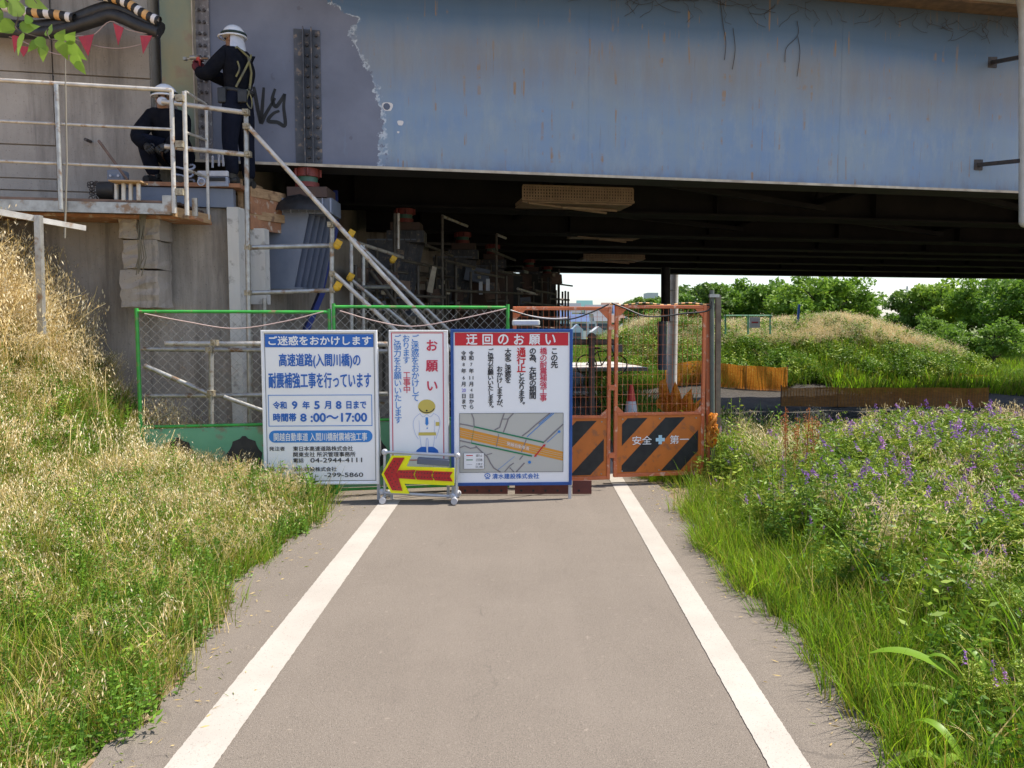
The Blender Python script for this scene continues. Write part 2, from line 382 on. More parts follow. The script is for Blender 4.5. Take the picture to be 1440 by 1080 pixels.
# ------------------------------------------------------------------ terrain
def sst(x, a, b):
    t = np.clip((x-a)/(b-a), 0, 1); return t*t*(3-2*t)
def edgeL(y): return -1.30-.075*np.minimum(y, 5)+.05*np.sin(y*2.3)+.035*np.sin(y*6.1+1)
def edgeR(y): return 1.42+.035*np.sin(y*2.0+.5)+.03*np.sin(y*5.3)
def H(x, y):
    x = np.asarray(x, float); y = np.asarray(y, float)
    z = np.full(np.broadcast(x, y).shape, -.03)
    L = sst(x, -1.75, -3.4)*.34 + sst(x, -3.15-.1*np.clip(7-y,0,4), -5.2-.12*np.clip(7-y,0,4))*1.75 + sst(x, -5, -14)*1.2
    z = z + L*sst(y, 30, 9.5)
    z = z + sst(x, 1.6, 2.6)*.13*sst(y, 12, 9)
    right = sst(x, 2.2, 4.8)
    z = z - right*(sst(y, 8.5, 12)*.5 + sst(y, 18, 27)*.62 - .85*sst(y, 41, 60))
    z = z + right*(2.05*np.exp(-(((x-12.0)/5.6)**2+((y-37.2)/4.6)**2)**1.4) + 1.35*np.exp(-(((x-17.6)/3.6)**2+((y-36)/3.6)**2)) + 1.9*np.exp(-(((x-6)/3.2)**2+((y-40)/6)**2)))
    z = z + right*.10*np.sin(x*1.3+1)*np.cos(y*.9)*sst(y, 29, 32)
    z = z + .02*np.sin(x*3.1+y*1.7)*sst(np.abs(x), 1.5, 2.2)
    return z
def terrain():
    xs = np.concatenate([np.linspace(-220,-16,18), np.arange(-15,-1.9,.22), np.linspace(-1.8,1.8,9), np.arange(2,24,.3), np.linspace(25,400,34)])
    ys = np.concatenate([np.linspace(-12,0,6), np.arange(.4,12,.22), np.arange(12.3,46,.45), np.linspace(48,900,34)])
    X, Y = np.meshgrid(xs, ys); Z = H(X, Y)+rng.normal(0, .008, X.shape)*(np.abs(X) > 1.9)
    nx, ny = len(xs), len(ys)
    v = np.stack([X, Y, Z], -1).reshape(-1, 3)
    f = [(j*nx+i, j*nx+i+1, (j+1)*nx+i+1, (j+1)*nx+i) for j in range(ny-1) for i in range(nx-1)]
    me = bpy.data.meshes.new('ground'); me.from_pydata(v.tolist(), [], f)
    m, t, b, o = nodes('ground_soil_and_turf')
    tc = t.nodes.new('ShaderNodeTexCoord'); sp = t.nodes.new('ShaderNodeSeparateXYZ'); t.links.new(tc.outputs['Object'], sp.inputs[0])
    soil = mixc(t, ramp(t, noise(t, 1.5, detail=7), .35, .65), (.26,.185,.11), (.17,.12,.07))
    soil = mixc(t, ramp(t, noise(t, 30, detail=4), .5, .65), soil, (.36,.28,.18))
    bank = math_(t, 'MULTIPLY', ramp(t, sp.outputs[0], -3.0, -3.8), ramp(t, noise(t, 1.1), .3, .55))
    soil = mixc(t, bank, soil, (.50,.34,.19))
    turf = mixc(t, ramp(t, noise(t, .5, detail=7), .35, .65), (.07,.12,.02), (.16,.17,.05))
    bridge_shade = mixc(t, ramp(t, noise(t, 9, detail=8), .4, .6), (.030,.026,.022), (.055,.048,.04))  # near-black ground painted as the shade under the bridge
    soil = mixc(t, math_(t, 'MULTIPLY', ramp(t, sp.outputs[1], 9.5, 10.5), ramp(t, sp.outputs[0], -1, 0)), soil, bridge_shade)
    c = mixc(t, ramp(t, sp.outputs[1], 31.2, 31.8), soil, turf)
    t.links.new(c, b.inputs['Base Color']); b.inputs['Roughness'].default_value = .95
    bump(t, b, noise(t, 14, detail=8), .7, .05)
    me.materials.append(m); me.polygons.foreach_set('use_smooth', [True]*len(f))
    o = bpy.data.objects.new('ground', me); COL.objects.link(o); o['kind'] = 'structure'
terrain()

def strip(name, xa, xb, y0, y1, n, z, m, kind='structure'):
    ys = np.linspace(y0, y1, n); v = []; f = []
    j_ = .0018 if 'line' in name else 0
    for y in ys: v.append((float(xa(y))+rng.uniform(-j_,j_), float(y), z)); v.append((float(xb(y))+rng.uniform(-j_,j_), float(y), z))
    for i in range(n-1): f.append((2*i, 2*i+1, 2*i+3, 2*i+2))
    me = bpy.data.meshes.new(name); me.from_pydata(v, [], f); me.materials.append(m)
    o = bpy.data.objects.new(name, me); COL.objects.link(o); o['kind'] = kind
strip('path', lambda y: edgeL(y)-.03+.03*sin(y*17)-.3*float(sst(y, 8, 10)), lambda y: edgeR(y)+.05+.03*sin(y*19)+.5*float(sst(y,8,10)), -3, 60, 700, 0.0, M['asphalt'])
vx = .0149
strip('left_white_line', lambda y: -1.315+vx*y, lambda y: -1.135+vx*y, -3, 7.05, 700, .004, M['line'])
strip('right_white_line', lambda y: .905+vx*y, lambda y: 1.055+vx*y, -3, 11.5, 900, .004, M['line'])

# ------------------------------------------------------------------ bridge
GW = [0, 2.8, 5.6, 7.7, 9.1, 11.3, 13.7, 16.2]
def girder_root(name, label, kind=None): 
    r = thing(name, label, 'bridge', tuple(BO), BA, kind=kind); return r
U1 = 46
br = thing('road_bridge', 'steel girder highway bridge with faded blue web crossing over the path', 'bridge', tuple(BO), BA)
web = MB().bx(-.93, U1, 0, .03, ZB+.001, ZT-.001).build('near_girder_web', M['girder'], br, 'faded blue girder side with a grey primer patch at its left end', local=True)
MB().bx(-.93, U1, -.17, .25, ZB-.03, ZB).build('bottom_flange', [M['steel_dk']], br, local=True)
MB().bx(-.93, U1, -.176, -.171, ZB-.028, ZB+.002).build('flange_edge', [M['flange_edge']], br, local=True)
MB().bx(-.93, U1, -.30, .3, ZT, ZT+.03).build('top_flange', M['rust'], br, 'rust brown underside of the top flange', local=True)
# vertical weld seams on the web
def uof(px, py=150): return toB(girderP(px, py))[0]
for px in (555, 828, 1182):
    MB().bx(uof(px)-.005, uof(px)+.005, -.002, -.0005, ZB+.005, ZT-.01).build('weld_seam', M['girder'], br, local=True)
# end post, scraped plate and bolted angle
u0, u1 = uof(234), uof(277)
MB().bx(u0, u1, -.16, -.002, ZB+.005, ZT-.005).build('end_post', M['endpost'], br, 'old green and beige end post', local=True)
MB().bx(u1+.004, u1+.016, -.18, -.002, ZB+.005, ZT-.005).build('post_edge', M['flange_edge'], br, local=True)
u0, u1 = uof(279), uof(298)
MB().bx(u0, u1, -.03, -.002, ZB+.005, 5.28).build('splice_plate', M['oldplate'], br, 'scraped vertical plate with bolt heads', local=True)
bolt = MB().path([(0,.012,0), (0,-.012,0)], .017, 6).mesh('bolt', M['bolt'])
for i in range(14):
    for uu in (u0+.045, u1-.045):
        piece('bolt', bolt, br, (uu, -.045, 3.55+i*.125))
u0, u1 = uof(415), uof(452)
ztop = girderP(432, 42).z
an = MB().bx(u0, u0+.10, -.014, -.002, ZB+.005, ztop).bx(u0+.10, u0+.112, -.11, -.002, ZB+.005, ztop)
an.bx(u0+.112, u1-.09, -.016, -.002, ZB+.005, ztop).bx(u1-.10, u1-.088, -.11, -.0165, ZB+.005, ztop).bx(u1-.088, u1, -.014, -.002, ZB+.005, ztop)
an.build('bolted_stiffener', M['bolted'], br, 'dark vertical stiffener with two rows of bolts', local=True)
for i in range(13):
    for uu in (u0+.145, u1-.04):
        piece('bolt', bolt, br, (uu, -.028, ZB+.10+i*(ztop-ZB-.16)/12))
# white test spots and the graffiti on the primer
for (px, py, r) in ((545,150,.06), (563,173,.035), (560,186,.014)):
    p = girderP(px, py); uu, _ = toB(p)
    MB().poly([(uu+r*cos(a)*(1+.15*sin(3*a)), -.003, p.z+r*sin(a)*(1+.2*cos(2*a))) for a in [k*pi/8 for k in range(16)]]).build('paint_spot', M['stripe_wht'], br, local=True)
    if r > .05: MB().poly([(uu+.04*cos(a)-.01, -.005, p.z+.04*sin(a)) for a in [k*pi/5 for k in range(10)]]).build('primer_spot', M['bracket_dk'], br, local=True)
def ribbon(pts, wd, y=-.004):
    mb = MB(); pts = [Vector(p) for p in pts]; vs = []
    for i, p in enumerate(pts):
        d = (pts[min(i+1,len(pts)-1)]-pts[max(i-1,0)]).normalized(); n = Vector((-d.z, 0, d.x))
        ww = wd*(.6+.4*sin(pi*min(1,(i+.6)/len(pts))))
        vs += [p+n*ww/2, p-n*ww/2]
    mb._add(vs, [(2*i, 2*i+1, 2*i+3, 2*i+2) for i in range(len(pts)-1)]); return mb
def smooth_pts(pts, n=6):
    out = []
    for i in range(len(pts)-1):
        p0 = pts[max(i-1,0)]; p1 = pts[i]; p2 = pts[i+1]; p3 = pts[min(i+2,len(pts)-1)]
        for k in range(n):
            t = k/n; t2 = t*t; t3 = t2*t
            out.append(tuple(.5*((2*b)+(-a+c)*t+(2*a-5*b+4*c-d)*t2+(-a+3*b-3*c+d)*t3) for a, b, c, d in zip(p0, p1, p2, p3)))
    out.append(tuple(pts[-1])); return out
for st in ([(357,122),(361,145),(366,172)], [(371,123),(369,150),(367,173),(374,160),(387,138)], [(387,125),(383,140),(388,150),(396,140),(400,132)], [(401,132),(399,150),(401,176),(390,172),(377,170),(384,160),(393,156)]):
    q = [(uof(a, b), -.004, girderP(a, b).z) for a, b in st]
    ribbon(smooth_pts(q), .042).build('graffiti_stroke', M['black'], br, 'black sprayed graffiti stroke', local=True)

# inner girders, cross beams, deck
for i, wv in enumerate(GW[1:]):
    ua = (faceX(8.8+wv)-1.1+3.01)+wv*.19
    dz = .0
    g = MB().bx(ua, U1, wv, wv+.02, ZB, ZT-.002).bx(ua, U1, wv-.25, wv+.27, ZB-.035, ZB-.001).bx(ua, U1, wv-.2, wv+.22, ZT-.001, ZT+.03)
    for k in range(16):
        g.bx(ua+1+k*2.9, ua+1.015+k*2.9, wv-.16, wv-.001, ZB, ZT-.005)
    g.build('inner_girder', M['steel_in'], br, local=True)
for wa, wb in zip(GW[:-1], GW[1:]):
    if wb-wa < 1.6: continue
    for k in range(9):
        uu = 4.2+k*4.6
        c = MB()
        a, b_ = Vector((uu, wa+.06, ZB+.25)), Vector((uu, wb-.06, ZB+.25)); a2, b2 = a+Vector((0,0,1.7)), b_+Vector((0,0,1.7))
        c.beam(a, b_, .09, .09); c.beam(a2, b2, .09, .09); c.beam(a, (a2+b2)/2, .07, .07); c.beam(b_, (a2+b2)/2, .07, .07)
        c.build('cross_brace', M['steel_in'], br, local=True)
    # lateral bracing just above the bottom flange
    for k in range(8):
        c = MB().beam((4.2+k*4.6, wa+.3, ZB+.12), (8.8+k*4.6, wb-.3, ZB+.12), .1, .08)
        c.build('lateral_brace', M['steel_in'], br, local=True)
for a, b_ in ((-1.3, 8.25), (8.55, 17.6)):
    a2_ = a if a > 0 else -.3
    MB().bx(-14, U1, a2_, b_, ZT+.101, ZT+.38).build('deck_slab', M['shade_conc'], br, 'concrete deck slab painted dark for the shade beneath it', local=True)
    if a < 0: MB().bx(-14, U1, a, -.302, ZT+.10, ZT+.38).build('deck_overhang', M['conc_lt'], br, 'pale concrete deck overhang', local=True)
    MB().bx(-14, U1, a, a+.22, ZT+.38, ZT+1.25).bx(-14, U1, b_-.22, b_, ZT+.38, ZT+1.25).build('parapet', M['conc_lt'], br, local=True)
MB().bx(-.93, U1, -.35, .35, ZT+.0305, ZT+.099).build('haunch', M['conc_lt'], br, local=True)

# inspection walkways hanging between the girders
def walkway(px0, px1, py0, py1, Y, label):
    a = P(px0, py0, Y); b_ = P(px1, py1, Y); x0, x1, z1, z0 = a.x, b_.x, a.z, b_.z
    t = thing('inspection_walkway', label, 'walkway', ((x0+x1)/2, Y, z0), BA*.9, 'inspection trays under the bridge')
    L = (x1-x0)/2; h = z1-z0
    fr = MB().bx(-L, L, -.02, .02, 0, .02).bx(-L, L, -.02, .02, h-.02, h)
    for k in range(5): fr.bx(-L+k*L/2-.02, -L+k*L/2+.02, -.025, .5, 0, .03)
    fr.build('frame', M['perf'], t, local=True)
    rows = 5; cols = 40; s = MB(); 
    for r in range(1, rows): s.bx(-L, L, -.012, .012, h*r/rows-.008, h*r/rows+.008)
    for c in range(cols+1):
        x = -L+2*L*c/cols; s.bx(x-.011, x+.011, -.014, .014, .02, h-.02)
    s.build('grating', M['perf'], t, local=True, kind='stuff')
    MB().bx(-L, L, .04, .6, -.02, .0).build('floor_tray', M['perf'], t, local=True)
    MB().tube((-L*.9, .0, -.03), (L*.7, .5, -.07), .02, 6).tube((-L*.3, .0, -.08), (L*.9, .5, -.03), .02, 6).build('strut', M['perf'], t, local=True)
walkway(734, 893, 262, 284, 11.0, 'nearest and widest beige perforated tray under the bridge girders')
walkway(806, 908, 319, 331, 15.6, 'second beige perforated tray under the bridge, above the dark third tray')
walkway(820, 908, 350, 364, 19.5, 'farthest and darkest perforated tray under the bridge')

# dead vines along the top of the web
dv = MB()
for k in range(90):
    uu = rng.uniform(2.2, 11.5); zz = ZT-.02-rng.uniform(0,.12); pts = [(uu, -.03, zz)]
    ang = rng.uniform(-2.6, -.5)
    for j in range(rng.integers(3, 9)):
        ang += rng.normal(0, .5); uu += .085*cos(ang); zz = min(ZT-.01, zz+.045*sin(ang)); pts.append((uu, -.02-rng.uniform(0,.03), zz))
    dv.path(pts, .0025, 4, caps=False)
for px, pts in ((1018, [(1012,0),(1016,35),(1020,60),(1018,85)]), (1030, [(1030,40),(1033,70),(1029,98)]), (1122, [(1120,30),(1121,50),(1105,68),(1103,88)]), (1122, [(1121,52),(1124,75),(1120,108)])):
    q = [(uof(a, b), -.015, girderP(a, b).z) for a, b in pts]
    dv.path(smooth_pts(q), .0035, 5, caps=False)
o = dv.build('dead_vines', mat('dead_twig', (.05,.035,.025), rough=.9), None, 'dead brown creeper stems dangling along the top of the blue girder', 'vine', origin=(0,0,0), kind=None)
o.location = BO; o.rotation_euler = (0,0,BA)

# drain pipe at the right edge
p = P(1442, 43, 10.05); q = P(1442, 312, 10.05)
t = thing('drain_pipe', 'white vertical drain pipe held off the blue girder at the right edge', 'pipe', (p.x, p.y, q.z))
MB().path([q, p, p+Vector((0,.02,.2)), p+Vector((0,.1,.5))], .075, 14).sph(q, .075, 14, 8).build('pipe', M['white_pipe'], t)
for a, b_ in (((1395,88),(1437,80)), ((1375,232),(1436,226))):
    g0 = girderP(*a); e = P(b_[0], b_[1], 10.05)
    MB().beam(g0, e, .04, .05).box(g0, (.12,.03,.14)).build('bracket', M['bolt'], t)

# ------------------------------------------------------------------ abutment
def prism(mb, poly, z0, z1): return mb.extr([(x, y, z0) for x, y in poly], (0,0,z1-z0))
lowfront = lambda X: 8.15+.194*(X+2.95)
ab = thing('bridge_abutment', 'weathered concrete bridge abutment behind the green fence and grassy bank', 'abutment', (-5, 9, 0))
prism(MB(), [(-13, lowfront(-13)), (-3.03, 8.12), (-2.86, 8.24), (-2.87, 8.9), (faceX(26), 26), (-13, 26)], -.6, 2.83).build('lower_wall', M['conc'], ab)
M['sunlit_conc'] = mat('sunlit_tone_concrete', (.66,.64,.60), (.52,.50,.46), 3, .85, stretch=(1,1,.15), c3=(.36,.34,.31), s3=9, bmp=.3)  # pale tone stands for sun on faces the deck keeps shaded
prism(MB(), [(P(322,400,8.05).x, 8.045), (P(337,400,8.05).x, 8.06), (P(347,400,8.2).x, 8.2), (P(322,400,8.3).x, 8.3)], -.5, 2.835).build('corner_face', M['sunlit_conc'], ab, 'chamfered corner of the concrete, painted pale as if sunlit')
# vertical construction joints standing slightly proud of the front
for xx, wd in ((-6.2,.9), (-5.2,.85), (-4.33,.75), (-3.50,.62)):
    y = lowfront(xx)
    MB().box((xx, y-.005, 1.1), (wd, .03, 3.36), Matrix.Rotation(BA, 3, 'Z')).build('concrete_panel', M['conc'], ab)
prism(MB(), [(faceX(8.95)-1.5, 9.25), (faceX(26)-1.35, 26), (-13, 26), (-13, 9.0), (-4.6, 9.0)], 2.831, 5.78).build('back_wall', M['conc'], ab)
wl = P(213, 100, 8.42)
prism(MB(), [(-13, 8.42+.194*(-13-wl.x)), (wl.x, 8.42), (wl.x, 8.98), (-13, 8.98)], 2.832, 5.79).build('upper_wall', M['conc_wall'], ab)
# formed panels of the upper wall with recessed joints
xj = [-9.0, -7.6, P(-60,100,8.0).x, P(73,100,8.2).x, wl.x+.0]
zj = [2.84, 3.02, P(100,252,8.2).z, P(100,205,8.2).z, P(100,103,8.2).z, 5.2, 5.78]
rot = Matrix.Rotation(BA, 3, 'Z')
for i in range(len(xj)-1):
    for j in range(len(zj)-1):
        if j in (1,2) and i == 3: continue
        z0_ = zj[1] if (j == 3 and i == 3) else zj[j]
        x0_, x1_ = xj[i], xj[i+1]; xm = (x0_+x1_)/2; ym = 8.42+.194*(xm-wl.x)
        MB().box((xm, ym-.012-.004*((i+j) % 2), (z0_+zj[j+1])/2), ((x1_-x0_)/cos(BA)-.014, .03, zj[j+1]-z0_-.012), rot).build('concrete_panel', M['conc_wall'], ab, bevel=.004)
for px, py in ((18,148), (20,235), (120,196)):
    p = P(px, py, 8.15); ab_h = MB().path([p+Vector((0,-.0,0)), p+Vector((0,.1,0))], .018, 8).build('tie_hole', M['bolt'], ab)

# broken concrete column against the lower wall
t = thing('broken_concrete_column', 'crumbling rough concrete column below the work platform', 'column', P(198, 430, 7.62))
for (y0_, y1_, x0_, x1_, k) in ((302,336,168,192,1), (302,338,203,224,2), (338,378,174,222,3), (380,432,171,223,4)):
    a = P(x0_, y1_, 7.62); b_ = P(x1_, y0_, 7.62)
    cx, cz = (a.x+b_.x)/2, (a.z+b_.z)/2
    mb = MB(); nu, nv = 6, 7; W_, H_ = (b_.x-a.x)/2, (b_.z-a.z)/2; vs = []; ring = []
    prof = [(-1,-1),(-.4,-1.06),(.4,-1.04),(1,-1),(1.02,0),(1,1),(-1,1),(-1.02,0)]
    for r in range(nv):
        for (qx, qy) in prof: vs.append((cx+W_*qx*(1+rng.normal(0,.035)), 7.76+.15*qy*(1+rng.normal(0,.06)), cz+H_*(-1+2*r/(nv-1))+rng.normal(0,.006)))
    n = len(prof); fs = [(r*n+c, r*n+(c+1)%n, (r+1)*n+(c+1)%n, (r+1)*n+c) for r in range(nv-1) for c in range(n)]
    fs.append(tuple(range(n-1,-1,-1))); fs.append(tuple(range((nv-1)*n, nv*n)))
    mb._add(vs, fs).build('concrete_block', M['conc'], t)
mb = MB()
for k in range(7):
    mb.path([P(197+k*1.5, 300, 7.5), P(194+k*1.2+2*sin(k), 335, 7.48), P(193+k*1.8+2*cos(k), 362, 7.50), P(190+k*1.5, 380+9*sin(2.3*k), 7.52)], .005, 5)
mb.build('loose_cables', mat('dirty_cable', (.16,.14,.10), rough=.8), t)

# ------------------------------------------------------------------ bearings and steel brackets
def bearing(off, lab, far=False):
    o_ = Vector(off); p = P(433, 265, 8.95)+o_
    t = thing('bridge_bearing', lab, 'bearing', p, 0, 'bearings on the abutment under the girders')
    MB().path([p+Vector((0,0,.0)), p+Vector((0,0,.055))], .135, 16).build('base_ring', M['red_paint'], t)
    MB().path([p+Vector((0,0,.056)), p+Vector((0,0,.115))], .12, 16).build('middle_ring', M['bear_green'], t)
    b3 = MB().path([p+Vector((0,0,.116)), p+Vector((0,0,ZB-.032-p.z))], .14, 16)
    for k in range(6): b3.tube(p+Vector((.15*cos(k), .15*sin(k), .12)), p+Vector((.15*cos(k), .15*sin(k), ZB-.04-p.z)), .018, 6)
    b3.build('top_ring', M['red_paint'], t)
    x, y, z = p
    MB().bx(x-.2, x+.25, y-.12, y+.3, z-.12, z-.005).build('bearing_plate', M['brown_plate'], t)
    m2 = MB().bx(x-.26, x+.30, y-.08, y+.35, z-.30, z-.125)
    m2.build('seat_beam', M['bolted'] if far else M['bracket'], t)  # far seat beams darkened with painted shade too
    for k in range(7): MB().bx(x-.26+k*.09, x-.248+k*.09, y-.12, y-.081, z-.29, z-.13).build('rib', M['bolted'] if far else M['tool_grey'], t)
def bracket(off, lab, far=False):
    o_ = Vector(off)
    X0 = -2.9; zt, zb = 2.905, 2.05
    t = thing('steel_bracket', lab, 'bracket', Vector((X0, 8.9, zb))+o_, 0, 'steel brackets along the abutment')
    for k in range(6):
        xt = P(437+5.5*k, 300, 8.9).x; xb = P(416+5.5*k, 405, 8.9).x; y = 8.86+.085*k
        MB().extr([Vector((X0+.02*k, y, zb))+o_, Vector((xb, y, zb))+o_, Vector((xt, y, zt))+o_, Vector((X0+.02*k, y, zt))+o_], (0, .012, 0)).build('plate', M['bolted'] if far else M['bracket'] if k == 0 else M['bracket_dk'], t)  # far plates painted darker to stand for shade under the bridge
    MB().bx(X0+o_.x, X0+.06+o_.x+.7, 8.84+o_.y, 9.34+o_.y, zt+.001, zt+.02).build('top_plate', M['bracket'], t)
    MB().bx(X0+o_.x, X0+.06+o_.x+.45, 8.84+o_.y, 9.34+o_.y, zb-.02, zb-.001).build('bottom_plate', M['bracket'], t)
ords = ['nearest', 'second nearest', 'third', 'fourth', 'fifth', 'sixth']
for i, wv in enumerate([GW[0], GW[1], GW[2], GW[3], GW[5], GW[6]]):
    # where the girder meets the abutment face
    k = .2325; tb = math.tan(BA)
    Y = 8.9
    for _ in range(20):
        X = faceX(Y)+.38; Y = 8.8+wv/cos(BA)+tb*(X+3.01)
    X = faceX(Y); off = (X+2.88, Y-8.92, 0)
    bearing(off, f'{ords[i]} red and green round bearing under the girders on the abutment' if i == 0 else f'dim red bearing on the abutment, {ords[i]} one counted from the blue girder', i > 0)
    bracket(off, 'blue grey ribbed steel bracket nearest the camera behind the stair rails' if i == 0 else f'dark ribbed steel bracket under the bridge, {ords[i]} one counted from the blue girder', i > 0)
t = thing('blue_column', 'deep blue slanting steel member beside the nearest ribbed bracket', 'strut', P(470, 450, 9.6))
MB().beam(P(472, 268, 9.75), P(473, 318, 9.75), .05, .05).beam(P(473, 318, 9.75), P(452, 408, 9.6), .06, .05).beam(P(455, 405, 9.5), P(430, 465, 9.4), .16, .06).build('strut_bar', M['blue_strap'], t)
# black tarp heap on the bracket
mb = MB(); c = P(420, 300, 8.75); n = 16
vs = [(c.x+.30*cos(2*pi*i/n)*(1-r/5)**.5*(1+.12*sin(5*i)), 8.8+.14*sin(2*pi*i/n)*(1-r/5), c.z+.03+.17*(r/5)**.7*(1+.15*cos(3*i+r))) for r in range(6) for i in range(n)]
fs = [(r*n+i, r*n+(i+1)%n, (r+1)*n+(i+1)%n, (r+1)*n+i) for r in range(5) for i in range(n)]
mb._add(vs, fs, True).build('black_tarpaulin', M['rubber'], None, 'crumpled black tarpaulin heap on top of the nearest steel bracket', 'tarpaulin')

# ------------------------------------------------------------------ work platform with railings
PZ = 2.77
def pf(px, py, Y): return P(px, py, Y)
pl = thing('work_platform', 'steel work platform with pale pipe railings in front of the concrete wall', 'platform', (-4.4, 7.3, PZ))
ea, eb = P(-150, 292, 6.98), P(240, 292, 7.4); ea.z = eb.z = PZ
ec = Vector((P(292, 300, 7.9).x, 7.95, PZ))
deck_pts = [ea, eb, ec, Vector((ec.x, 8.1, PZ)), Vector((-5.8, 8.0-.55, PZ))]
# deck boards
for k in range(9):
    a = ea.lerp(eb, 0); s0 = k/9*.78
    MB().beam(ea+Vector((-.1,.04+s0,.012)), eb+Vector((.05*(k>0),.04+s0,.012)), .08, .022).build('deck_board', M['wood_post'] if k % 3 == 0 else M['brown_plate'], pl)
MB().beam(ea-Vector((0,0,.055)), eb-Vector((0,0,.055)), .03, .10).build('edge_beam', M['galv'], pl)
MB().beam(ea-Vector((0,-.06,.085)), eb-Vector((0,-.06,.085)), .14, .012).build('beam_flange', M['galv'], pl)
MB().beam(eb+Vector((.02,.02,-.075)), ec+Vector((.0,0,-.075)), .03, .09).build('side_beam', M['wood'], pl)
MB().box(eb+Vector((.0,-.02,-.01)), (.13,.02,.16)).box(eb+Vector((.19,.1,-.02)), (.05,.02,.17)).build('bracket_plate', M['galv'], pl)
MB().extr([(-5.8, 7.1, PZ-.12), (-3.1, 7.62, PZ-.12), (-3.1, 8.05, PZ-.12), (-5.8, 7.55, PZ-.12)], (0,0,.03)).build('underside_plate', M['wood_or'], pl)
rl = lambda a, b_, r, nm='rail', m='galv_lt', n=8: MB().tube(a, b_, r, n).build(nm, M[m], pl)
for (ya, yb) in ((104,127), (163,182), (220,237)):
    rl(P(-150, ya, 6.95), P(242, yb, 7.36), .020 if ya == 104 else .014)
rl(P(79, 119, 7.16), P(86, 295, 7.16), .022, 'post', 'galv')
rl(P(241, 126, 7.37), P(245, 300, 7.37), .022, 'post')
rl(P(259, 129, 7.42), P(263, 303, 7.42), .022, 'post')
rl(P(290, 149, 7.92), P(293, 309, 7.92), .017, 'post')
for ya, yb in ((129,147), (186,197), (238,249)):
    rl(P(261, ya, 7.42), P(290, yb, 7.92), .014)
for px, py in ((253,138), (253,203), (253,270)):
    MB().box(P(px, py, 7.38), (.07,.05,.06)).build('clamp', M['clamp'], pl)
MB().tube(P(92, 82, 7.1), P(92, 118, 7.1), .005, 5).tube(P(92, 118, 7.1), P(94, 228, 7.1), .008, 5).tube(P(94,228,7.1), P(91, 335, 7.1), .009, 5).build('hanging_cable', mat('grimy_cable', (.22,.20,.16), rough=.7), None, 'thin grimy cable hanging straight down past the platform railing', 'cable')

# steel beam, planks and crates on the seat
t = thing('plank_deck', 'timber planks on a steel beam under the standing worker', 'planks', (-3.4, 8.3, 2.83))
MB().beam((-3.95, 8.00, 2.93), (P(330,280,8.15).x, 8.15, 2.93), .12, .19).build('steel_beam', M['bracket'], t)
for k in range(4):
    MB().beam((-4.05, 7.97+.13*k, 3.055), (P(338,266,8.15).x+.02, 8.12+.13*k, 3.055), .12, .04).build('plank', M['wood_or'], t)
t = thing('formwork_timber', 'orange brown formwork timber beside the stair post', 'timber', (-2.75, 8.5, 2.6))
for (a, b_, y0_, y1_, m_) in ((338,352,258,298,'wood'), (350,386,268,276,'wood'), (350,384,277,300,'wood_or'), (348,389,300,307,'wood'), (350,383,307,322,'wood_or')):
    p0 = P(a, y1_, 8.30); p1 = P(b_, y0_, 8.55)
    MB().beam((p0.x, 8.30, (p0.z+p1.z)/2), (p1.x, 8.55+.35, (p0.z+p1.z)/2+.02), .05, p1.z-p0.z).build('board', M[m_], t)
MB().bx(P(352,400,8.35).x, P(384,400,8.6).x, 8.34, 8.5, P(352,428,8.4).z, P(352,322,8.4).z).build('pale_concrete_upstand', M['sunlit_conc'], None, 'narrow concrete upstand below the formwork timber, whitened as if sunlit', 'concrete block')  # whitened block reads as sunlit through its colour alone
t = thing('tool_case', 'pale blue grey tool case behind the platform railing', 'tool case', P(300, 262, 8.0))
a, b_ = P(278, 262, 8.02), P(320, 240, 8.02)
MB().bx(a.x, b_.x, 8.02, 8.14, a.z, b_.z-.06).build('lower_case', M['tool_grey'], t, bevel=.008)
MB().bx(a.x, b_.x, 8.02, 8.14, b_.z-.055, b_.z).build('lid', M['cloth_white'], t, bevel=.006)
MB().path([P(283+5*cos(k*pi/5), 256-5*sin(k*pi/5), 8.0) for k in range(11)], .007, 6).build('handle', M['cloth_white'], t)
MB().bx(P(292,250,8).x, P(316,250,8).x, 8.005, 8.018, P(292,254,8).z, P(292,249,8).z).build('latch_strip', M['black'], t)
for k, (px, py) in enumerate(((308,222), (314,222), (299,224))):
    MB().tube(P(px, py+12, 8.3), P(px, py-2, 8.3), .013, 8).sph(P(px, py-3, 8.3), .016, 8, 5).build('spray_can' if k else 'marker_can', M['cloth_white'], None, ['small pale can standing left of the two behind the tool case', 'small pale can, middle one behind the tool case', 'small pale can, right one by the standing worker'][k], 'can', 'cans behind the tool case', origin=P(px, py+12, 8.3))
# bucket of coiled hose between the workers
t = thing('coiled_hose', 'grey coiled hose heap beside the pale tool case', 'hose', P(258, 262, 8.05))
mb = MB()
pts = [P(258, 252, 8.05)+Vector((.11*cos(a)*(1-.1*sin(a*.3)), .05*sin(a), .012*a-.03+.02*sin(2*a))) for a in np.linspace(0, 26, 90)*.55]
mb.path(pts, .012, 6).build('hose', M['tool_grey'], t)

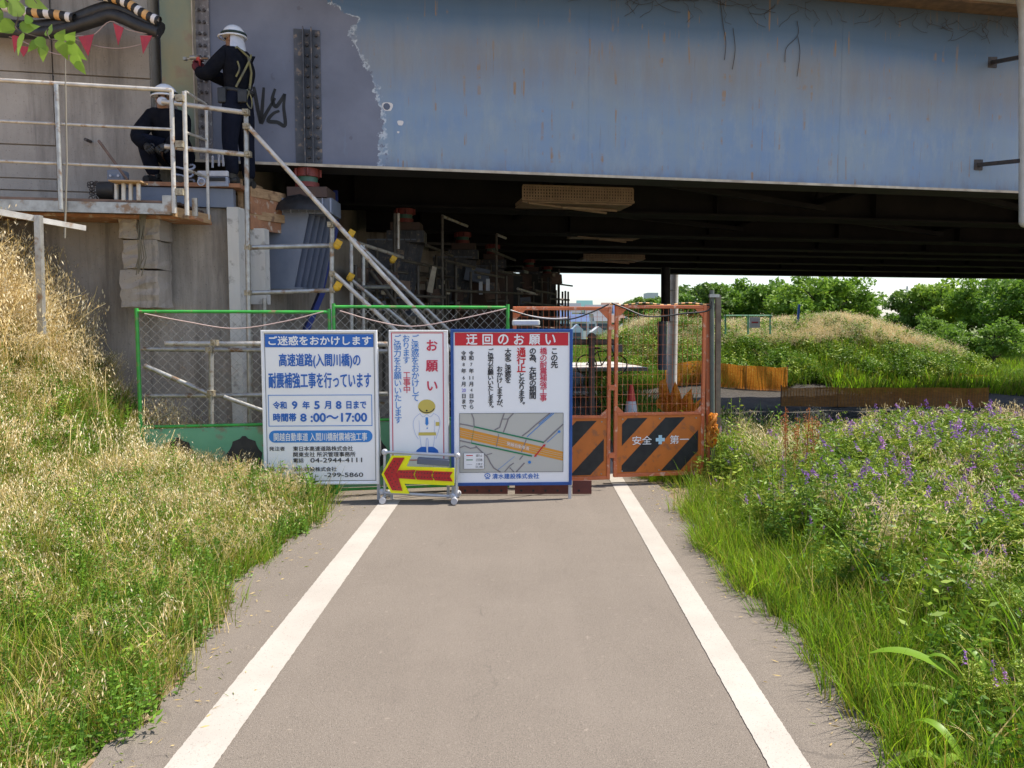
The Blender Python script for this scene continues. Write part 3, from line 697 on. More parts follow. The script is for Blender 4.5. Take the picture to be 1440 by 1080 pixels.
# chain block and stool on the platform
t = thing('chain_hoist', 'black chain hoist lying on the platform boards', 'hoist', P(150, 280, 7.55))
c = P(150, 268, 7.55)
MB().path([c+Vector((-.06,0,0)), c+Vector((.10,0,0))], .085, 14).box(c+Vector((.12,0,-.01)), (.05,.14,.15)).build('body', M['black'], t)
mb = MB()
for k in range(22):
    a = k*.45; q = c+Vector((-.12-.04*cos(a*1.7), -.03*sin(a), -.07+.14*abs(sin(a*.7))))
    mb.path([q+Vector((.018*cos(b2), .006, .018*sin(b2))) for b2 in np.linspace(0, 2*pi, 7)], .005, 4, caps=False)
mb.build('chain', M['bolt'], t)
t = thing('blue_grey_box', 'small blue grey motor housing on the platform behind the chain hoist', 'motor', P(160, 255, 7.8))
a, b_ = P(150, 262, 7.75), P(172, 238, 7.75)
MB().bx(a.x, b_.x, 7.75, 7.9, a.z, b_.z).build('housing', M['bracket'], t, bevel=.02)
MB().path([P(155,247,7.74), P(155,247,7.72)], .012, 8).path([P(166,247,7.74), P(166,247,7.72)], .012, 8).build('plug', M['cloth_white'], t)
t = thing('pipe_stand', 'low brown stand on four pale pipe legs on the platform', 'stand', P(182, 285, 7.35))
for px in (164, 174, 184, 195):
    MB().tube(P(px, 282, 7.33+.02*(px % 3)), P(px, 258, 7.33+.02*(px % 3)), .021, 8).build('leg', M['galv_lt'], t)
MB().beam(P(158, 256, 7.3), P(203, 257, 7.32), .18, .012).build('top_plate', M['wood'], t)
MB().tube(P(139, 198, 7.7), P(180, 254, 7.5), .014, 7).build('leaning_bar', M['wood_post'], None, 'thin brown bar leaning against the concrete wall above the pipe stand', 'bar')

# ------------------------------------------------------------------ hoses, warning tape and pennants on the wall
t = thing('hose_bundle', 'thick black hoses sagging across the top of the concrete wall', 'hose', P(110, 40, 8.0))
for (pts, r, d) in (([(-40,28),(30,40),(90,34),(140,16),(165,12),(195,25),(226,42)], .075, 0), ([(-40,40),(30,46),(80,44),(130,30),(160,22),(195,36),(224,46)], .06, -.05)):
    MB().path(smooth_pts([tuple(P(a, b_, 7.95+d)) for a, b_ in pts], 5), r*1.0, 10).build('hose', M['rubber'], t)
t = thing('striped_cable_cover', 'black and yellow striped cable cover lying over the black hoses', 'cable cover', P(110, 20, 7.85))
for pts in ([(-40,2),(10,10),(40,17),(75,20),(105,26)], [(118,-8),(150,-5),(178,4),(200,18),(224,30)]):
    sp_ = smooth_pts([tuple(P(a, b_, 7.86)) for a, b_ in pts], 9)
    for i in range(0, len(sp_)-2, 2):
        m_ = M['black'] if (i//2) % 2 else (M['stripe_yel'] if (i//4) % 2 else M['stripe_wht'])
        MB().path([sp_[i], sp_[i+1], sp_[i+2]], .047, 8, caps=(i == 0)).build('stripe', m_, t)
t = thing('pennant_rope', 'rope with faded red pennants hanging under the black hoses', 'pennants', P(110, 60, 7.9))
MB().path(smooth_pts([tuple(P(a, b_, 7.88)) for a, b_ in ((-30,44),(15,52),(60,70),(92,76),(105,52),(130,50),(155,30),(180,42),(222,50))], 5), .005, 5).path(smooth_pts([tuple(P(a, b_, 7.9)) for a, b_ in ((95,50),(125,62),(165,68),(205,60),(224,45))], 5), .004, 5).build('rope', M['cable_pink'], t)
for (a, b_, c_, d_, e, f_) in ((16,48,30,52,20,74), (24,64,42,66,33,80), (110,52,132,48,124,79), (159,32,174,39,166,64), (197,50,214,50,201,76)):
    v1, v2, v3 = P(a, b_, 7.87), P(c_, d_, 7.87), P(e, f_, 7.84)
    MB().extr([v1, v1.lerp(v2,.5)+Vector((0,-.015,-.005)), v2, v3], (0, .003, 0)).build('pennant', M['pennant'], t)

# ------------------------------------------------------------------ scaffolds
def clampat(mb, p, s=.05): mb.box(p, (s, s*1.1, s*.9)).box(Vector(p)+Vector((0,-s*.6,0)), (s*.5, s*.4, s*.4))
sc = thing('stair_scaffold', 'pipe stair scaffold with long sloping handrails beside the abutment', 'scaffold', P(400, 560, 8.1))
def pipe(t, a, b_, r=.0243, m='galv', name='pipe'): return MB().tube(P(*a), P(*b_), r, 10).build(name, M[m], t)
pipe(sc, (346,156,7.75), (352,640,7.75))
pipe(sc, (467,318,7.95), (466,600,7.95))
pipe(sc, (228,143,7.72), (350,159,7.75), m='galv_lt'); pipe(sc, (232,206,7.70), (352,218,7.78), m='galv_lt')
pipe(sc, (349,348,7.8), (472,345,7.98)); pipe(sc, (349,412,7.8), (472,408,7.98))
pipe(sc, (350,179,7.72), (640,498,8.0), m='galv_lt'); pipe(sc, (470,385,7.9), (600,505,8.05), m='galv_lt')
pipe(sc, (492,332,8.9), (660,492,9.3)); pipe(sc, (492,392,8.9), (600,480,9.2))
pipe(sc, (494,335,8.92), (495,600,8.92)); pipe(sc, (511,345,9.5), (511,600,9.5)); pipe(sc, (505,404,9.0), (550,404,10)); 
pipe(sc, (352,470,7.8), (352,640,7.8)); pipe(sc, (372,420,8.3), (372,640,8.3))
for px, py, Y in ((346,158,7.7), (347,178,7.7), (349,217,7.72), (349,348,7.76), (349,412,7.76), (465,316,7.9), (468,345,7.92), (468,385,7.9), (468,408,7.92)):
    mb = MB(); clampat(mb, P(px, py, Y), .058); mb.build('clamp', M['clamp'], sc)
for px, py, Y in ((493,330,8.85), (492,391,8.85), (474,345,7.9), (474,404,7.9), (552,366,9.7)):
    mb = MB(); p = P(px, py, Y); mb.sph(p, .042, 8, 6).box(p+Vector((.02,-.01,.03)), (.07,.06,.045), Euler((.2,.5,.3)).to_matrix()); mb.build('yellow_clamp_cover', M['yellow'], sc)
for k in range(7):
    a = P(420+26*k, 470+27*k*.9, 8.1); 
    MB().box((a.x, 8.45, a.z), (.25, .7, .03)).build('tread', M['galv'], sc)

s2 = thing('low_scaffold_frame', 'scaffold pipes standing behind the green mesh fence', 'scaffold', P(297, 640, 7.5))
for a, b_, r in (((232,483,7.5),(545,484,7.7),.026), ((200,491,7.65),(545,494,7.85),.024), ((203,557,7.5),(545,554,7.7),.024), ((203,514,7.4),(292,553,7.45),.024), ((315,558,7.5),(545,640,7.6),.022), ((297,485,7.45),(297,690,7.45),.024), ((203,600,7.4),(240,580,7.4),.01)):
    pipe(s2, a, b_, r, 'galv_lt' if r > .025 else 'galv')
for px, py in ((302,482), (297,553), (295,492)):
    mb = MB(); clampat(mb, P(px, py, 7.42), .06); mb.build('clamp', M['clamp'], s2)

def tower(label, pipes, posts, extra=()):
    t = thing('scaffold_tower', label, 'scaffold', P(posts[0][0], 560, posts[0][3]), 0, 'scaffold towers in the dark under the bridge')
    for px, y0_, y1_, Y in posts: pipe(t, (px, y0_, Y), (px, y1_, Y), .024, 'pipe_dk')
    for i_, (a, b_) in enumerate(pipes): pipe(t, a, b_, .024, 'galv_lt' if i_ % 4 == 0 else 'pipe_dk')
    return t
tower('dim scaffold tower just behind the sloping handrails', [((505,342,10),(566,362,11)), ((566,366,11),(625,378,12.3)), ((514,400,10),(552,404,10.5)), ((555,415,11),(625,418,12)), ((560,350,11),(560,300,11)), ((520,380,10),(590,470,11))],
      [(555,300,560,11), (588,372,560,11.5), (622,303,560,12.2), (605,375,560,12)])
tower('dim scaffold tower with a sunlit white rail tip in the middle under the bridge', [((622,304,12.2),(657,318,13.5)), ((600,345,12),(636,360,13.2)), ((625,366,12.2),(668,376,13.2)), ((668,383,13.2),(708,390,14.3)), ((699,330,14),(711,335,14.6)), ((690,352,13.6),(724,366,15)), ((705,382,14),(731,387,15)), ((625,408,12.2),(735,413,15))],
      [(641,376,560,12.8), (662,382,560,13.2), (698,329,560,14), (712,388,560,14.6)])
tower('farthest dim scaffold tower against the bright opening', [((728,406,15),(752,413,16)), ((752,408,16),(782,414,17.5)), ((735,425,15),(800,432,19)), ((772,420,17),(800,422,19))],
      [(729,408,560,15), (762,410,560,16.5), (786,378,560,17.8), (791,410,470,18.5), (795,409,470,19), (799,410,470,19.5), (782,408,560,18.2)])
gq = np.random.default_rng(11)
for ti, (x0p, x1p, Y0, Y1, lab) in enumerate(((500, 560, 10.6, 12, 'dense dim pipe stack in front of the second bearing'), (560, 640, 12.4, 14.5, 'dense dim pipe stack below the third bearing'), (630, 720, 14.5, 17.5, 'dense dim pipe stack left of the farthest scaffold'), (715, 785, 17.5, 21, 'dense dim pipe stack at the bright opening'))):
    t = thing('scaffold_stack', lab, 'scaffold', P((x0p+x1p)/2, 560, Y0), 0, 'pipe stacks under the bridge')
    for k in range(7):
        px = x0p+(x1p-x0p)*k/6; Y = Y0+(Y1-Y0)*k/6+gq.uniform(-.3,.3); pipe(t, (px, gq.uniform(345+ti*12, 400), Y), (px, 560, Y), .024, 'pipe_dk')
    for k in range(8):
        py = gq.uniform(375, 470); a_ = gq.uniform(x0p-10, x1p-25); b_ = a_+gq.uniform(25, 60); sl_ = gq.choice((.15, .22, -.05, .9)); Y = gq.uniform(Y0, Y1)
        pipe(t, (a_, py, Y), (b_, py+(b_-a_)*sl_*.6, Y+gq.uniform(0,1.2)), .022, 'pipe_dk' if k % 3 else 'wood_post')
    for k in range(5):
        p = P(gq.uniform(x0p, x1p), gq.uniform(380, 440), Y0+.2); MB().box(p, (gq.uniform(.1,.5), .3, gq.uniform(.06,.3)), Euler((0, gq.uniform(-.2,.2), gq.uniform(-.5,.5))).to_matrix()).build('stored_board', M[('wood_post','brown_plate','bracket_dk','bolted','wood_post')[k]], t)
    for k in range(4):
        mb = MB(); clampat(mb, P(gq.uniform(x0p, x1p), gq.uniform(370, 430), Y0), .06); mb.build('clamp', M['clamp'], t)
# leaning tan board
MB().extr([P(600,410,11.6), P(608,412,11.6), P(614,376,11.4), P(608,374,11.4)], (0,.03,0)).build('leaning_board', M['flange_edge'], None, 'pale tan board leaning on the dim scaffold under the bridge', 'board')
for k, (px, py) in enumerate(((676,402), (686,398))):
    MB().bx(P(px-2.5,py,14).x, P(px+2.5,py,14).x, 14, 14.12, P(px,py+12,14).z, P(px,py-6,14).z).build('site_sheet', M['cloth_white'], None, ['narrow white sheet strip hanging in the dim scaffold, left one', 'small white sheet hanging in the dim scaffold, right one'][k], 'sheet')
# hanging sheets and clutter masses at the far abutment end
cl = thing('stacked_formwork', 'dark stacked formwork panels at the far end of the abutment', 'formwork', P(740, 560, 19))
for k in range(14):
    Y = 15.5+k*.7; x1_ = P(722+4.2*k+6*sin(k*2.1), 500, Y).x; x0_ = faceX(Y)-.2
    zt_ = P(700, 382+6*abs(sin(k*1.7)), Y).z if k < 11 else P(700, 383, Y).z
    MB().bx(x0_, x1_, Y, Y+.06, -.4, min(zt_, 3.3)).build('panel', M['steel_dk'] if k % 2 else M['brown_plate'], cl)

# ------------------------------------------------------------------ chain link fence on the bank
t = thing('chain_link_fence', 'short chain link fence on the grassy bank below the platform', 'fence', P(57, 420, 6.6))
MB().beam(P(-80, 284, 6.2), P(53, 308, 6.6), .035, .05).beam(P(53, 309, 6.6), P(120, 321, 6.9), .03, .045).build('top_rail', M['galv_lt'], t)
MB().beam(P(54, 303, 6.58), P(59, 470, 6.58), .05, .05, Vector((0,1,0))).build('post', M['galv'], t)
mb = MB(); A0, A1 = P(-80, 290, 6.22), P(53, 314, 6.62); hgt = .8
N = 26
for k in range(-N, N*2):
    for sgn in (1, -1):
        s0 = k/N; s1 = s0+sgn*hgt/(A1-A0).length
        za, zb_ = 0.0, 1.0
        if s0 < 0 or s0 > 1 or s1 < 0 or s1 > 1: continue
        mb.beam(A0.lerp(A1, s0), A0.lerp(A1, s1)-Vector((0,0,hgt)), .003, .003)
mb.build('wire_mesh', M['galv'], t, kind='stuff')

# ------------------------------------------------------------------ green mesh fence
def fence_panel(Pa, Pb, label, h=1.77, n=10):
    Pa = Vector(Pa); Pb = Vector(Pb); d = Pb-Pa; L = d.length; ang = math.atan2(d.y, d.x)
    t = thing('green_fence_panel', label, 'fence panel', Pa, ang, 'green mesh fence panels')
    for x in (0, L):
        MB().tube((x,0,.02), (x,0,h+.03), .017, 10).build('post', M['green'], t, local=True)
    MB().tube((0,0,h), (L,0,h+.0), .0145, 8).build('top_rail', M['green'], t, local=True)
    MB().tube((0,0,.72), (L,0,.72), .014, 8).build('middle_rail', M['green'], t, local=True)
    MB().tube((0,0,.06), (L,0,.06), .014, 8).build('bottom_rail', M['green'], t, local=True)
    MB().bx(.03, L-.03, -.004, .004, .08, .70).build('sheet_panel', M['green_panel'], t, local=True)
    for cx in (.31, .89, 1.42):
        q = [(cx+(.155+.012*sin(9*a))*cos(a)*(1-.15*sin(a)), -.008, .42+(.19+.012*cos(8*a))*sin(a)) for a in np.linspace(-.35*pi, 1.35*pi, 26)]
        q += [(cx-.02, -.008, .2), (cx-.02, -.008, .1), (cx+.02, -.008, .1), (cx+.02, -.008, .2)][:0]
        MB().poly(q).build('tree_print', M['black'], t, 'black tree shaped print', local=True)
        MB().bx(cx-.008, cx+.008, -.012, -.010, .12, .40).build('tree_trunk_print', M['green'], t, local=True)
    mb = MB(); zz0, zz1 = .74, h-.02; hh = zz1-zz0; s = .085
    for k in range(int((L+hh)/s)):
        x0_ = k*s; a = (x0_, zz1); b_ = (x0_-hh, zz0)
        if b_[0] < 0: b_ = (0, zz1-x0_)
        if a[0] > L: a = (L, zz1-(x0_-L))
        if a[1] <= b_[1]: continue
        for mir in (0, 1):
            ax, bx_ = (a[0], b_[0]) if not mir else (L-a[0], L-b_[0])
            mb.beam((ax, .002*mir, a[1]), (bx_, .002*mir, b_[1]), .0025, .0025)
    mb.build('wire_mesh', M['galv'], t, local=True, kind='stuff')
    return t
F0 = Vector((P(198,600,6.9).x, 6.9, -.02)); F1 = Vector((P(466,600,7.2).x, 7.2, .0)); F1b = Vector((P(472,600,7.2).x, 7.2, .0)); F2 = Vector((P(714,600,7.5).x, 7.5, .02))
fence_panel(F0, F1, 'left green mesh fence panel rising from the dry grass', 1.76)
fence_panel(F1b, F2, 'right green mesh fence panel behind the white signboards', 1.79)
MB().path(smooth_pts([tuple(P(a, b_, Y)) for a, b_, Y in ((203,441,6.88),(260,452,6.95),(330,462,7.02),(400,452,7.1),(455,438,7.16))], 6), .006, 6).build('sagging_cable', M['cable_pink'], None, 'brown cable sagging along the left green fence panel', 'cable')
MB().path(smooth_pts([tuple(P(a, b_, Y)) for a, b_, Y in ((478,437,7.17),(530,452,7.22),(580,459,7.3),(640,450,7.36),(712,434,7.45))], 6), .006, 6).build('sagging_cable', M['cable_pink'], None, 'pale cable sagging along the right green fence panel above the signs', 'cable')

# ------------------------------------------------------------------ flat print helpers
def text_mesh(s, bold=.0):
    c = bpy.data.curves.new('lettering', 'FONT'); c.body = s; c.size = 1; c.resolution_u = 3
    o = bpy.data.objects.new('tmp', c); me = bpy.data.meshes.new_from_object(o)
    v = np.array([q.co[:] for q in me.vertices]); f = [tuple(q.vertices) for q in me.polygons]
    bpy.data.objects.remove(o); bpy.data.curves.remove(c); bpy.data.meshes.remove(me)
    return v, f
class Sheet:
    """maps drawing units measured on the sign to local metres (x right, z up)"""
    def __init__(s, t, u0, u1, v0, v1, W, Hh, z0):
        s.t = t; s.u0 = u0; s.v1 = v1; s.kx = W/(u1-u0); s.kz = Hh/(v1-v0); s.W = W; s.z0 = z0
    def m(s, u, v, lay): return (-s.W/2+(u-s.u0)*s.kx, -.012-.0012*lay, s.z0+(s.v1-v)*s.kz)
    def rect(s, u0, v0, u1, v1, mt, lay=1, name='printed_panel'):
        return MB().poly([s.m(u0,v1,lay), s.m(u1,v1,lay), s.m(u1,v0,lay), s.m(u0,v0,lay)]).build(name, mt, s.t, local=True)
    def outline(s, u0, v0, u1, v1, w_, mt, lay=1):
        mb = MB()
        for a, b_, c, d in ((u0,v0,u1,v0+w_), (u0,v1-w_,u1,v1), (u0,v0+w_,u0+w_,v1-w_), (u1-w_,v0+w_,u1,v1-w_)):
            mb.poly([s.m(a,d,lay), s.m(c,d,lay), s.m(c,b_,lay), s.m(a,b_,lay)])
        return mb.build('printed_border', mt, s.t, local=True)
    def poly(s, pts, mt, lay=1, name='printed_shape'):
        return MB().poly([s.m(a, b_, lay) for a, b_ in pts]).build(name, mt, s.t, local=True)
    def stroke(s, pts, wd, mt, lay=1, name='printed_line', sm=0, closed=False):
        if sm: pts = smooth_pts(pts, sm)
        if closed: pts = list(pts)+[pts[0]]
        vs = []
        for i, p in enumerate(pts):
            a = Vector((*pts[max(i-1,0)][:2], 0)); b_ = Vector((*pts[min(i+1,len(pts)-1)][:2], 0)); d = (b_-a).normalized()
            n = (-d.y*wd/2, d.x*wd/2)
            vs += [s.m(p[0]+n[0], p[1]+n[1], lay), s.m(p[0]-n[0], p[1]-n[1], lay)]
        return MB()._add(vs, [(2*i, 2*i+2, 2*i+3, 2*i+1) for i in range(len(pts)-1)]).build(name, mt, s.t, local=True)
    def glyphs(s, items, mt, lay=2, name='lettering'):
        mb = MB()
        for it in items:
            v, f = it[0], it[1]; bo = it[2] if len(it) > 2 else 0
            sh = [(0,0)] if bo <= .3 else [(0,0), (bo,0), (-bo,0), (0,bo), (0,-bo)]
            for i_, (du, dv_) in enumerate(sh): mb._add([s.m(a+du, b_+dv_, lay+.12*i_) for a, b_ in v], f)
        return mb.build(name, mt, s.t, local=True)
    def text(s, txt, u0, v0, u1, v1, mt, bold=.02, lay=2):
        v, f = text_mesh(txt, bold); x0, x1, y0, y1 = v[:,0].min(), v[:,0].max(), v[:,1].min(), v[:,1].max()
        q = [(u0+(a-x0)/(x1-x0)*(u1-u0), v1-(b_-y0)/(y1-y0)*(v1-v0)) for a, b_ in v[:,:2]]
        return s.glyphs([(q, f, bold*.8*min((u1-u0)/(x1-x0), (v1-v0)/(y1-y0)))], mt, lay)
    def chars(s, seq, mt, bold=.02, lay=2):      # seq: (char, centre u, centre v, size)
        it = []
        for ch, cu, cv, sz in seq:
            if ch in '　 ': continue
            v, f = text_mesh(ch, bold)
            if ch in '、。': v = v+np.array([.62, .62, 0])
            q = [(cu+(a-.5)*sz*CJK, cv-(b_-.36)*sz*CJK) for a, b_ in v[:,:2]]
            it.append((q, f, bold*.8*sz*CJK))
        return s.glyphs(it, mt, lay)
    def column(s, txt, cu, v0, v1, mt, size=None, bold=.02):
        n = len(txt); st = (v1-v0)/n; sz = size or st
        return s.chars([(ch, cu, v0+st*(i+.5), sz) for i, ch in enumerate(txt)], mt, bold)
_v, _f = text_mesh('国'); CJK = .92/(_v[:,0].max()-_v[:,0].min()); CJKC = (_v[:,0].max()+_v[:,0].min())/2
print('CJK em', _v[:,0].min(), _v[:,0].max(), _v[:,1].min(), _v[:,1].max())

def signboard(name, label, x, Y, W, Hh, z0, frame_m, fw, rz, legs=True, sheet_m='white_sign'):
    t = thing(name, label, 'sign', (x, Y, 0), rz)
    MB().bx(-W/2, W/2, -.010, .0, z0, z0+Hh).build('board', M[sheet_m], t, local=True)
    fr = MB()
    for a, b_, c, d in ((-W/2-fw, -W/2, z0-fw, z0+Hh+fw), (W/2, W/2+fw, z0-fw, z0+Hh+fw), (-W/2, W/2, z0-fw, z0), (-W/2, W/2, z0+Hh, z0+Hh+fw)):
        fr.bx(a, b_, -.022, .012, c, d)
    fr.build('frame', M[frame_m], t, local=True, bevel=.003)
    if legs:
        for sx in (-1, 1):
            MB().bx(sx*(W/2+fw/2)-.014, sx*(W/2+fw/2)+.014, .0125, .035, .0, z0+Hh*.9).tube((sx*(W/2), .03, z0+Hh*.85), (sx*(W/2), .34, .0), .010, 6).build('leg', M['alu'], t, local=True)
    return t
RZ = R(2.5)
# ---- sign 1: construction notice
Y1 = 7.0; a = P(371, 467, Y1); b_ = P(530, 680, Y1-.0); W1 = b_.x-a.x; H1 = 1.365; z01 = P(450, 678, Y1).z
H1 = P(450, 467, Y1).z-z01
s1 = signboard('construction_notice_board', 'white construction notice with blue header and blue Japanese lettering, left of three boards', (a.x+b_.x)/2, Y1, W1, H1, z01, 'white_sign', .018, RZ)
S = Sheet(s1, 46, 722, 71, 940, W1, H1, z01)
K, BL, BL2, WH, RD = M['sign_black'], M['sign_blue'], M['sign_blue2'], M['sign_white'], M['sign_red']
S.outline(54, 78, 716, 932, 3, K)
S.rect(58, 83, 711, 157, BL)
S.text('ご迷惑をおかけします', 80, 94, 697, 145, WH, .035)
S.text('高速道路(入間川橋)の', 140, 194, 630, 277, BL, .04)
S.text('耐震補強工事を行っています', 75, 303, 693, 391, BL, .04)
S.outline(68, 430, 698, 612, 4, BL2)
for tx, u0, u1 in (('令和',98,178), ('9',213,243), ('年',276,318), ('5',348,378), ('月',409,447), ('8',479,510), ('日まで',543,662)):
    S.text(tx, u0, 468, u1, 511, BL, .045)
S.text('時間帯', 98, 537, 235, 583, BL, .045); S.text('8', 262, 540, 297, 583, BL, .045)
S.text(':00〜17:00', 325, 537, 665, 586, BL, .04)
q = [(68+35+35*cos(t_), 671-35*sin(t_)) for t_ in np.linspace(pi/2, 3*pi/2, 12)]+[(698-35+35*cos(t_), 671-35*sin(t_)) for t_ in np.linspace(-pi/2, pi/2, 12)]
S.poly(q, BL2)
S.text('関越自動車道 入間川橋耐震補強工事', 98, 650, 665, 697, WH, .02)
S.text('発注者', 68, 729, 163, 753, K, .02); S.text('東日本高速道路株式会社', 213, 728, 577, 756, K, .02)
S.text('関東支社 所沢管理事務所', 213, 762, 592, 790, K, .02)
S.text('電話', 213, 797, 275, 823, K, .02); S.text('04-2944-4111', 317, 797, 632, 823, K, .015)
S.text('施工者', 68, 848, 163, 873, K, .02); S.text('清水建設株式会社', 213, 849, 475, 875, K, .02)
S.text('電話', 213, 884, 275, 910, K, .02); S.text('-299-5860', 400, 884, 637, 909, K, .015)

# ---- sign 2: request board with a bowing worker
Y2 = 7.06; a = P(549, 465, Y2); b_ = P(629, 660, Y2); W2 = b_.x-a.x; z02 = P(590, 664, Y2).z; H2 = P(590, 466, Y2).z-z02
s2b = signboard('request_board', 'narrow white request board with vertical blue lettering and a bowing worker drawing', (a.x+b_.x)/2, Y2, W2, H2, z02, 'white_sign', .012, RZ)
S = Sheet(s2b, 34, 368, 64, 886, W2, H2, z02)
PK = M['sign_pink']
S.outline(40, 70, 350, 815, 5, PK)
S.chars([('お',280,146,66), ('願',280,263,66), ('い',280,378,66)], PK, .03)
S.column('ご迷惑をおかけして', 181, 84, 470, BL2, 44, .01)
S.column('おります', 128, 84, 250, BL2, 42, .01); S.column('工事中', 130, 296, 420, PK, 42, .01)
S.column('ご協力をお願いいたします', 76, 84, 598, BL2, 43, .01)
HY, LB = M['helmet_yellow'], M['line_blue']
ell = lambda cx, cy, rx, ry, n=22, a0=0, a1=2*pi: [(cx+rx*cos(t_), cy+ry*sin(t_)) for t_ in np.linspace(a0, a1, n)]
S.poly(ell(247, 500, 52, 42)[:-1], HY); S.stroke(ell(247, 497, 48, 38, 14, .35, pi-.35), 5, K, 2); S.poly(ell(247, 523, 6, 6, 8)[:-1], K, 2)
S.stroke([(206,540),(176,565),(165,605),(178,660),(196,690)], 3, LB, 1, sm=4); S.stroke([(290,540),(318,560),(326,600),(314,650),(300,690)], 3, LB, 1, sm=4)
S.stroke([(205,538),(225,560),(247,545),(268,560),(290,538)], 3, LB, 1, sm=3); S.stroke([(200,580),(204,640),(200,655)], 2.5, LB, 1); S.stroke([(294,580),(292,640),(296,655)], 2.5, LB, 1)
S.poly([(240,562),(254,562),(257,600),(247,612),(238,600)], BL2, 2); S.poly(ell(249,626,4,5,8)[:-1], BL2, 2)
S.poly([(198,650),(300,650),(303,668),(195,668)], HY, 1); S.poly([(300,590),(322,590),(322,612),(300,612)], HY, 1)
S.stroke([(204,672),(212,730),(214,740)], 3, LB, 1); S.stroke([(240,740),(243,695),(248,684),(253,695),(256,740)], 3, LB, 1, sm=3); S.stroke([(294,672),(286,730),(284,740)], 3, LB, 1)
S.poly([(212,735),(243,735),(243,770),(180,772),(184,755)], BL, 1); S.poly([(253,735),(286,735),(312,755),(316,772),(253,770)], BL, 1)

# ---- sign 3: detour board with the map
Y3 = 7.05; a = P(638, 467, Y3); b_ = P(800, 679, Y3); W3 = b_.x-a.x; z03 = P(720, 678, Y3).z; H3 = P(720, 467, Y3).z-z03
s3 = signboard('detour_map_board', 'blue framed detour board with red header, black columns and a route map', (a.x+b_.x)/2, Y3, W3, H3, z03, 'frame_blue', .028, RZ)
S = Sheet(s3, 390, 1043, 62, 914, W3, H3, z03)
S.rect(397, 65, 1035, 137, RD)
for ch, u0, u1 in (('迂',462,522), ('回',553,608), ('の',640,697), ('お',730,785), ('願',815,875), ('い',907,962)):
    S.text(ch, u0, 75, u1, 131, WH, .03)
S.column('この先', 957, 150, 264, K, 38, .035)
S.column('橋の耐震補強工事', 895, 150, 452, M['sign_pink'], 38, .02)
S.column('の為、左記の期間', 835, 150, 438, K, 37, .035)
S.column('通行止', 770, 150, 288, RD, 47, .035); S.column('となります。', 772, 290, 492, K, 35, .035)
S.column('大変ご迷惑を', 695, 155, 348, K, 34, .035)
S.column('おかけしますが、', 648, 253, 505, K, 32, .035)
S.column('ご協力お願いいたします。', 597, 155, 508, K, 31, .035)
def datecol(cu, items):
    for tx, v0, v1, mt in items:
        if tx.isdigit():
            hw = 5.5*len(tx); S.text(tx, cu-hw, v0, cu+hw, v1, mt, .02)
        else: S.column(tx, cu, v0, v1, mt, 26, .03)
datecol(489, (('令和',167,221,K), ('7',234,252,K), ('年',266,292,K), ('11',308,327,K), ('月',340,366,K), ('4',378,396,K), ('日から',405,497,K)))
datecol(446, (('令和',167,221,K), ('8',234,252,K), ('年',266,292,K), ('6',308,327,K), ('月',340,366,K), ('20',378,398,M['sign_purple']), ('日まで',405,497,K)))
# the map
S.rect(421, 518, 1009, 854, M['map_bg'], 1, 'map')
mp = lambda x, y: (421+(x-80)*588/1246, 518+(y-80)*336/710)
GY, GN, OR = M['map_grey'], M['map_green'], M['map_orange']
S.poly([mp(80,245), mp(80,370), mp(1326,658), mp(1326,548)], OR, 2, 'map_motorway')
for o1, o2 in (((80,285),(1326,580)), ((80,310),(1326,602)), ((80,335),(1326,630))):
    S.stroke([mp(*o1), mp(*o2)], 1.8, M['map_bg'], 3)
for pts, w_ in (([(80,205),(180,222),(250,240)],7), ([(225,82),(250,150),(255,235)],6), ([(615,82),(590,150),(560,250),(500,280)],7), ([(725,82),(665,145),(640,220),(605,310)],7), ([(595,150),(660,150)],5), ([(1165,82),(1000,215),(900,305),(830,355)],7), ([(1326,215),(1200,330),(1095,430)],8), ([(80,405),(215,435)],7), ([(80,490),(140,470),(210,500),(280,490)],6), ([(270,470),(330,530),(410,600),(450,680),(490,740),(570,790)],7), ([(400,580),(470,562)],5), ([(620,785),(680,715),(730,680)],6), ([(680,735),(730,788)],6), ([(760,788),(860,680)],7), ([(800,640),(840,590)],6), ([(550,330),(520,480)],4), ([(880,400),(820,550)],5)):
    S.stroke([mp(*q) for q in pts], w_, GY, 4)
for pts in ([(1215,82),(1050,220),(890,365)], [(1190,82),(1030,215)]):
    S.stroke([mp(*q) for q in pts], 4, BL2, 5)
S.stroke([mp(1270,310), mp(1130,435)], 3, BL2, 5); S.poly(ell(*mp(1277,305), 8, 8, 10)[:-1], BL2, 5); S.poly(ell(*mp(920,672), 9, 9, 10)[:-1], BL2, 5)
S.stroke([mp(540,760), mp(740,600)], 2, BL2, 5)
S.stroke([mp(950,598), mp(220,435), mp(255,240), mp(1095,435)], 8, GN, 6)
S.stroke([mp(1095,465), mp(990,598)], 7, RD, 6); S.poly([mp(1115,455), mp(1080,460), mp(1105,490)], RD, 7); S.poly([mp(975,610), mp(985,575), mp(1010,600)], RD, 7)
v, f = text_mesh('関越自動車道', .02); x0, x1 = v[:,0].min(), v[:,0].max()
S.glyphs([([mp(650+(a_-x0)/(x1-x0)*265, 462+(a_-x0)/(x1-x0)*62-(b2*46)) for a_, b2 in v[:,:2]], f)], WH, 7)
S.outline(420, 517, 1010, 855, 2, K, 7)
S.rect(443, 742, 560, 835, WH, 8); S.outline(443, 742, 560, 835, 2, GY, 9)
S.stroke([(458,757),(495,757)], 5, RD, 9); S.stroke([(458,782),(495,782)], 5, GN, 9); S.stroke([(460,808),(492,808)], 1.5, GY, 9)
for y0_, y1_, tx in ((750,766,'通行止'), (774,790,'迂回路'), (800,812,'工事中'), (816,828,'区間')): S.text(tx, 512, y0_, 550, y1_, K, .02, 9)
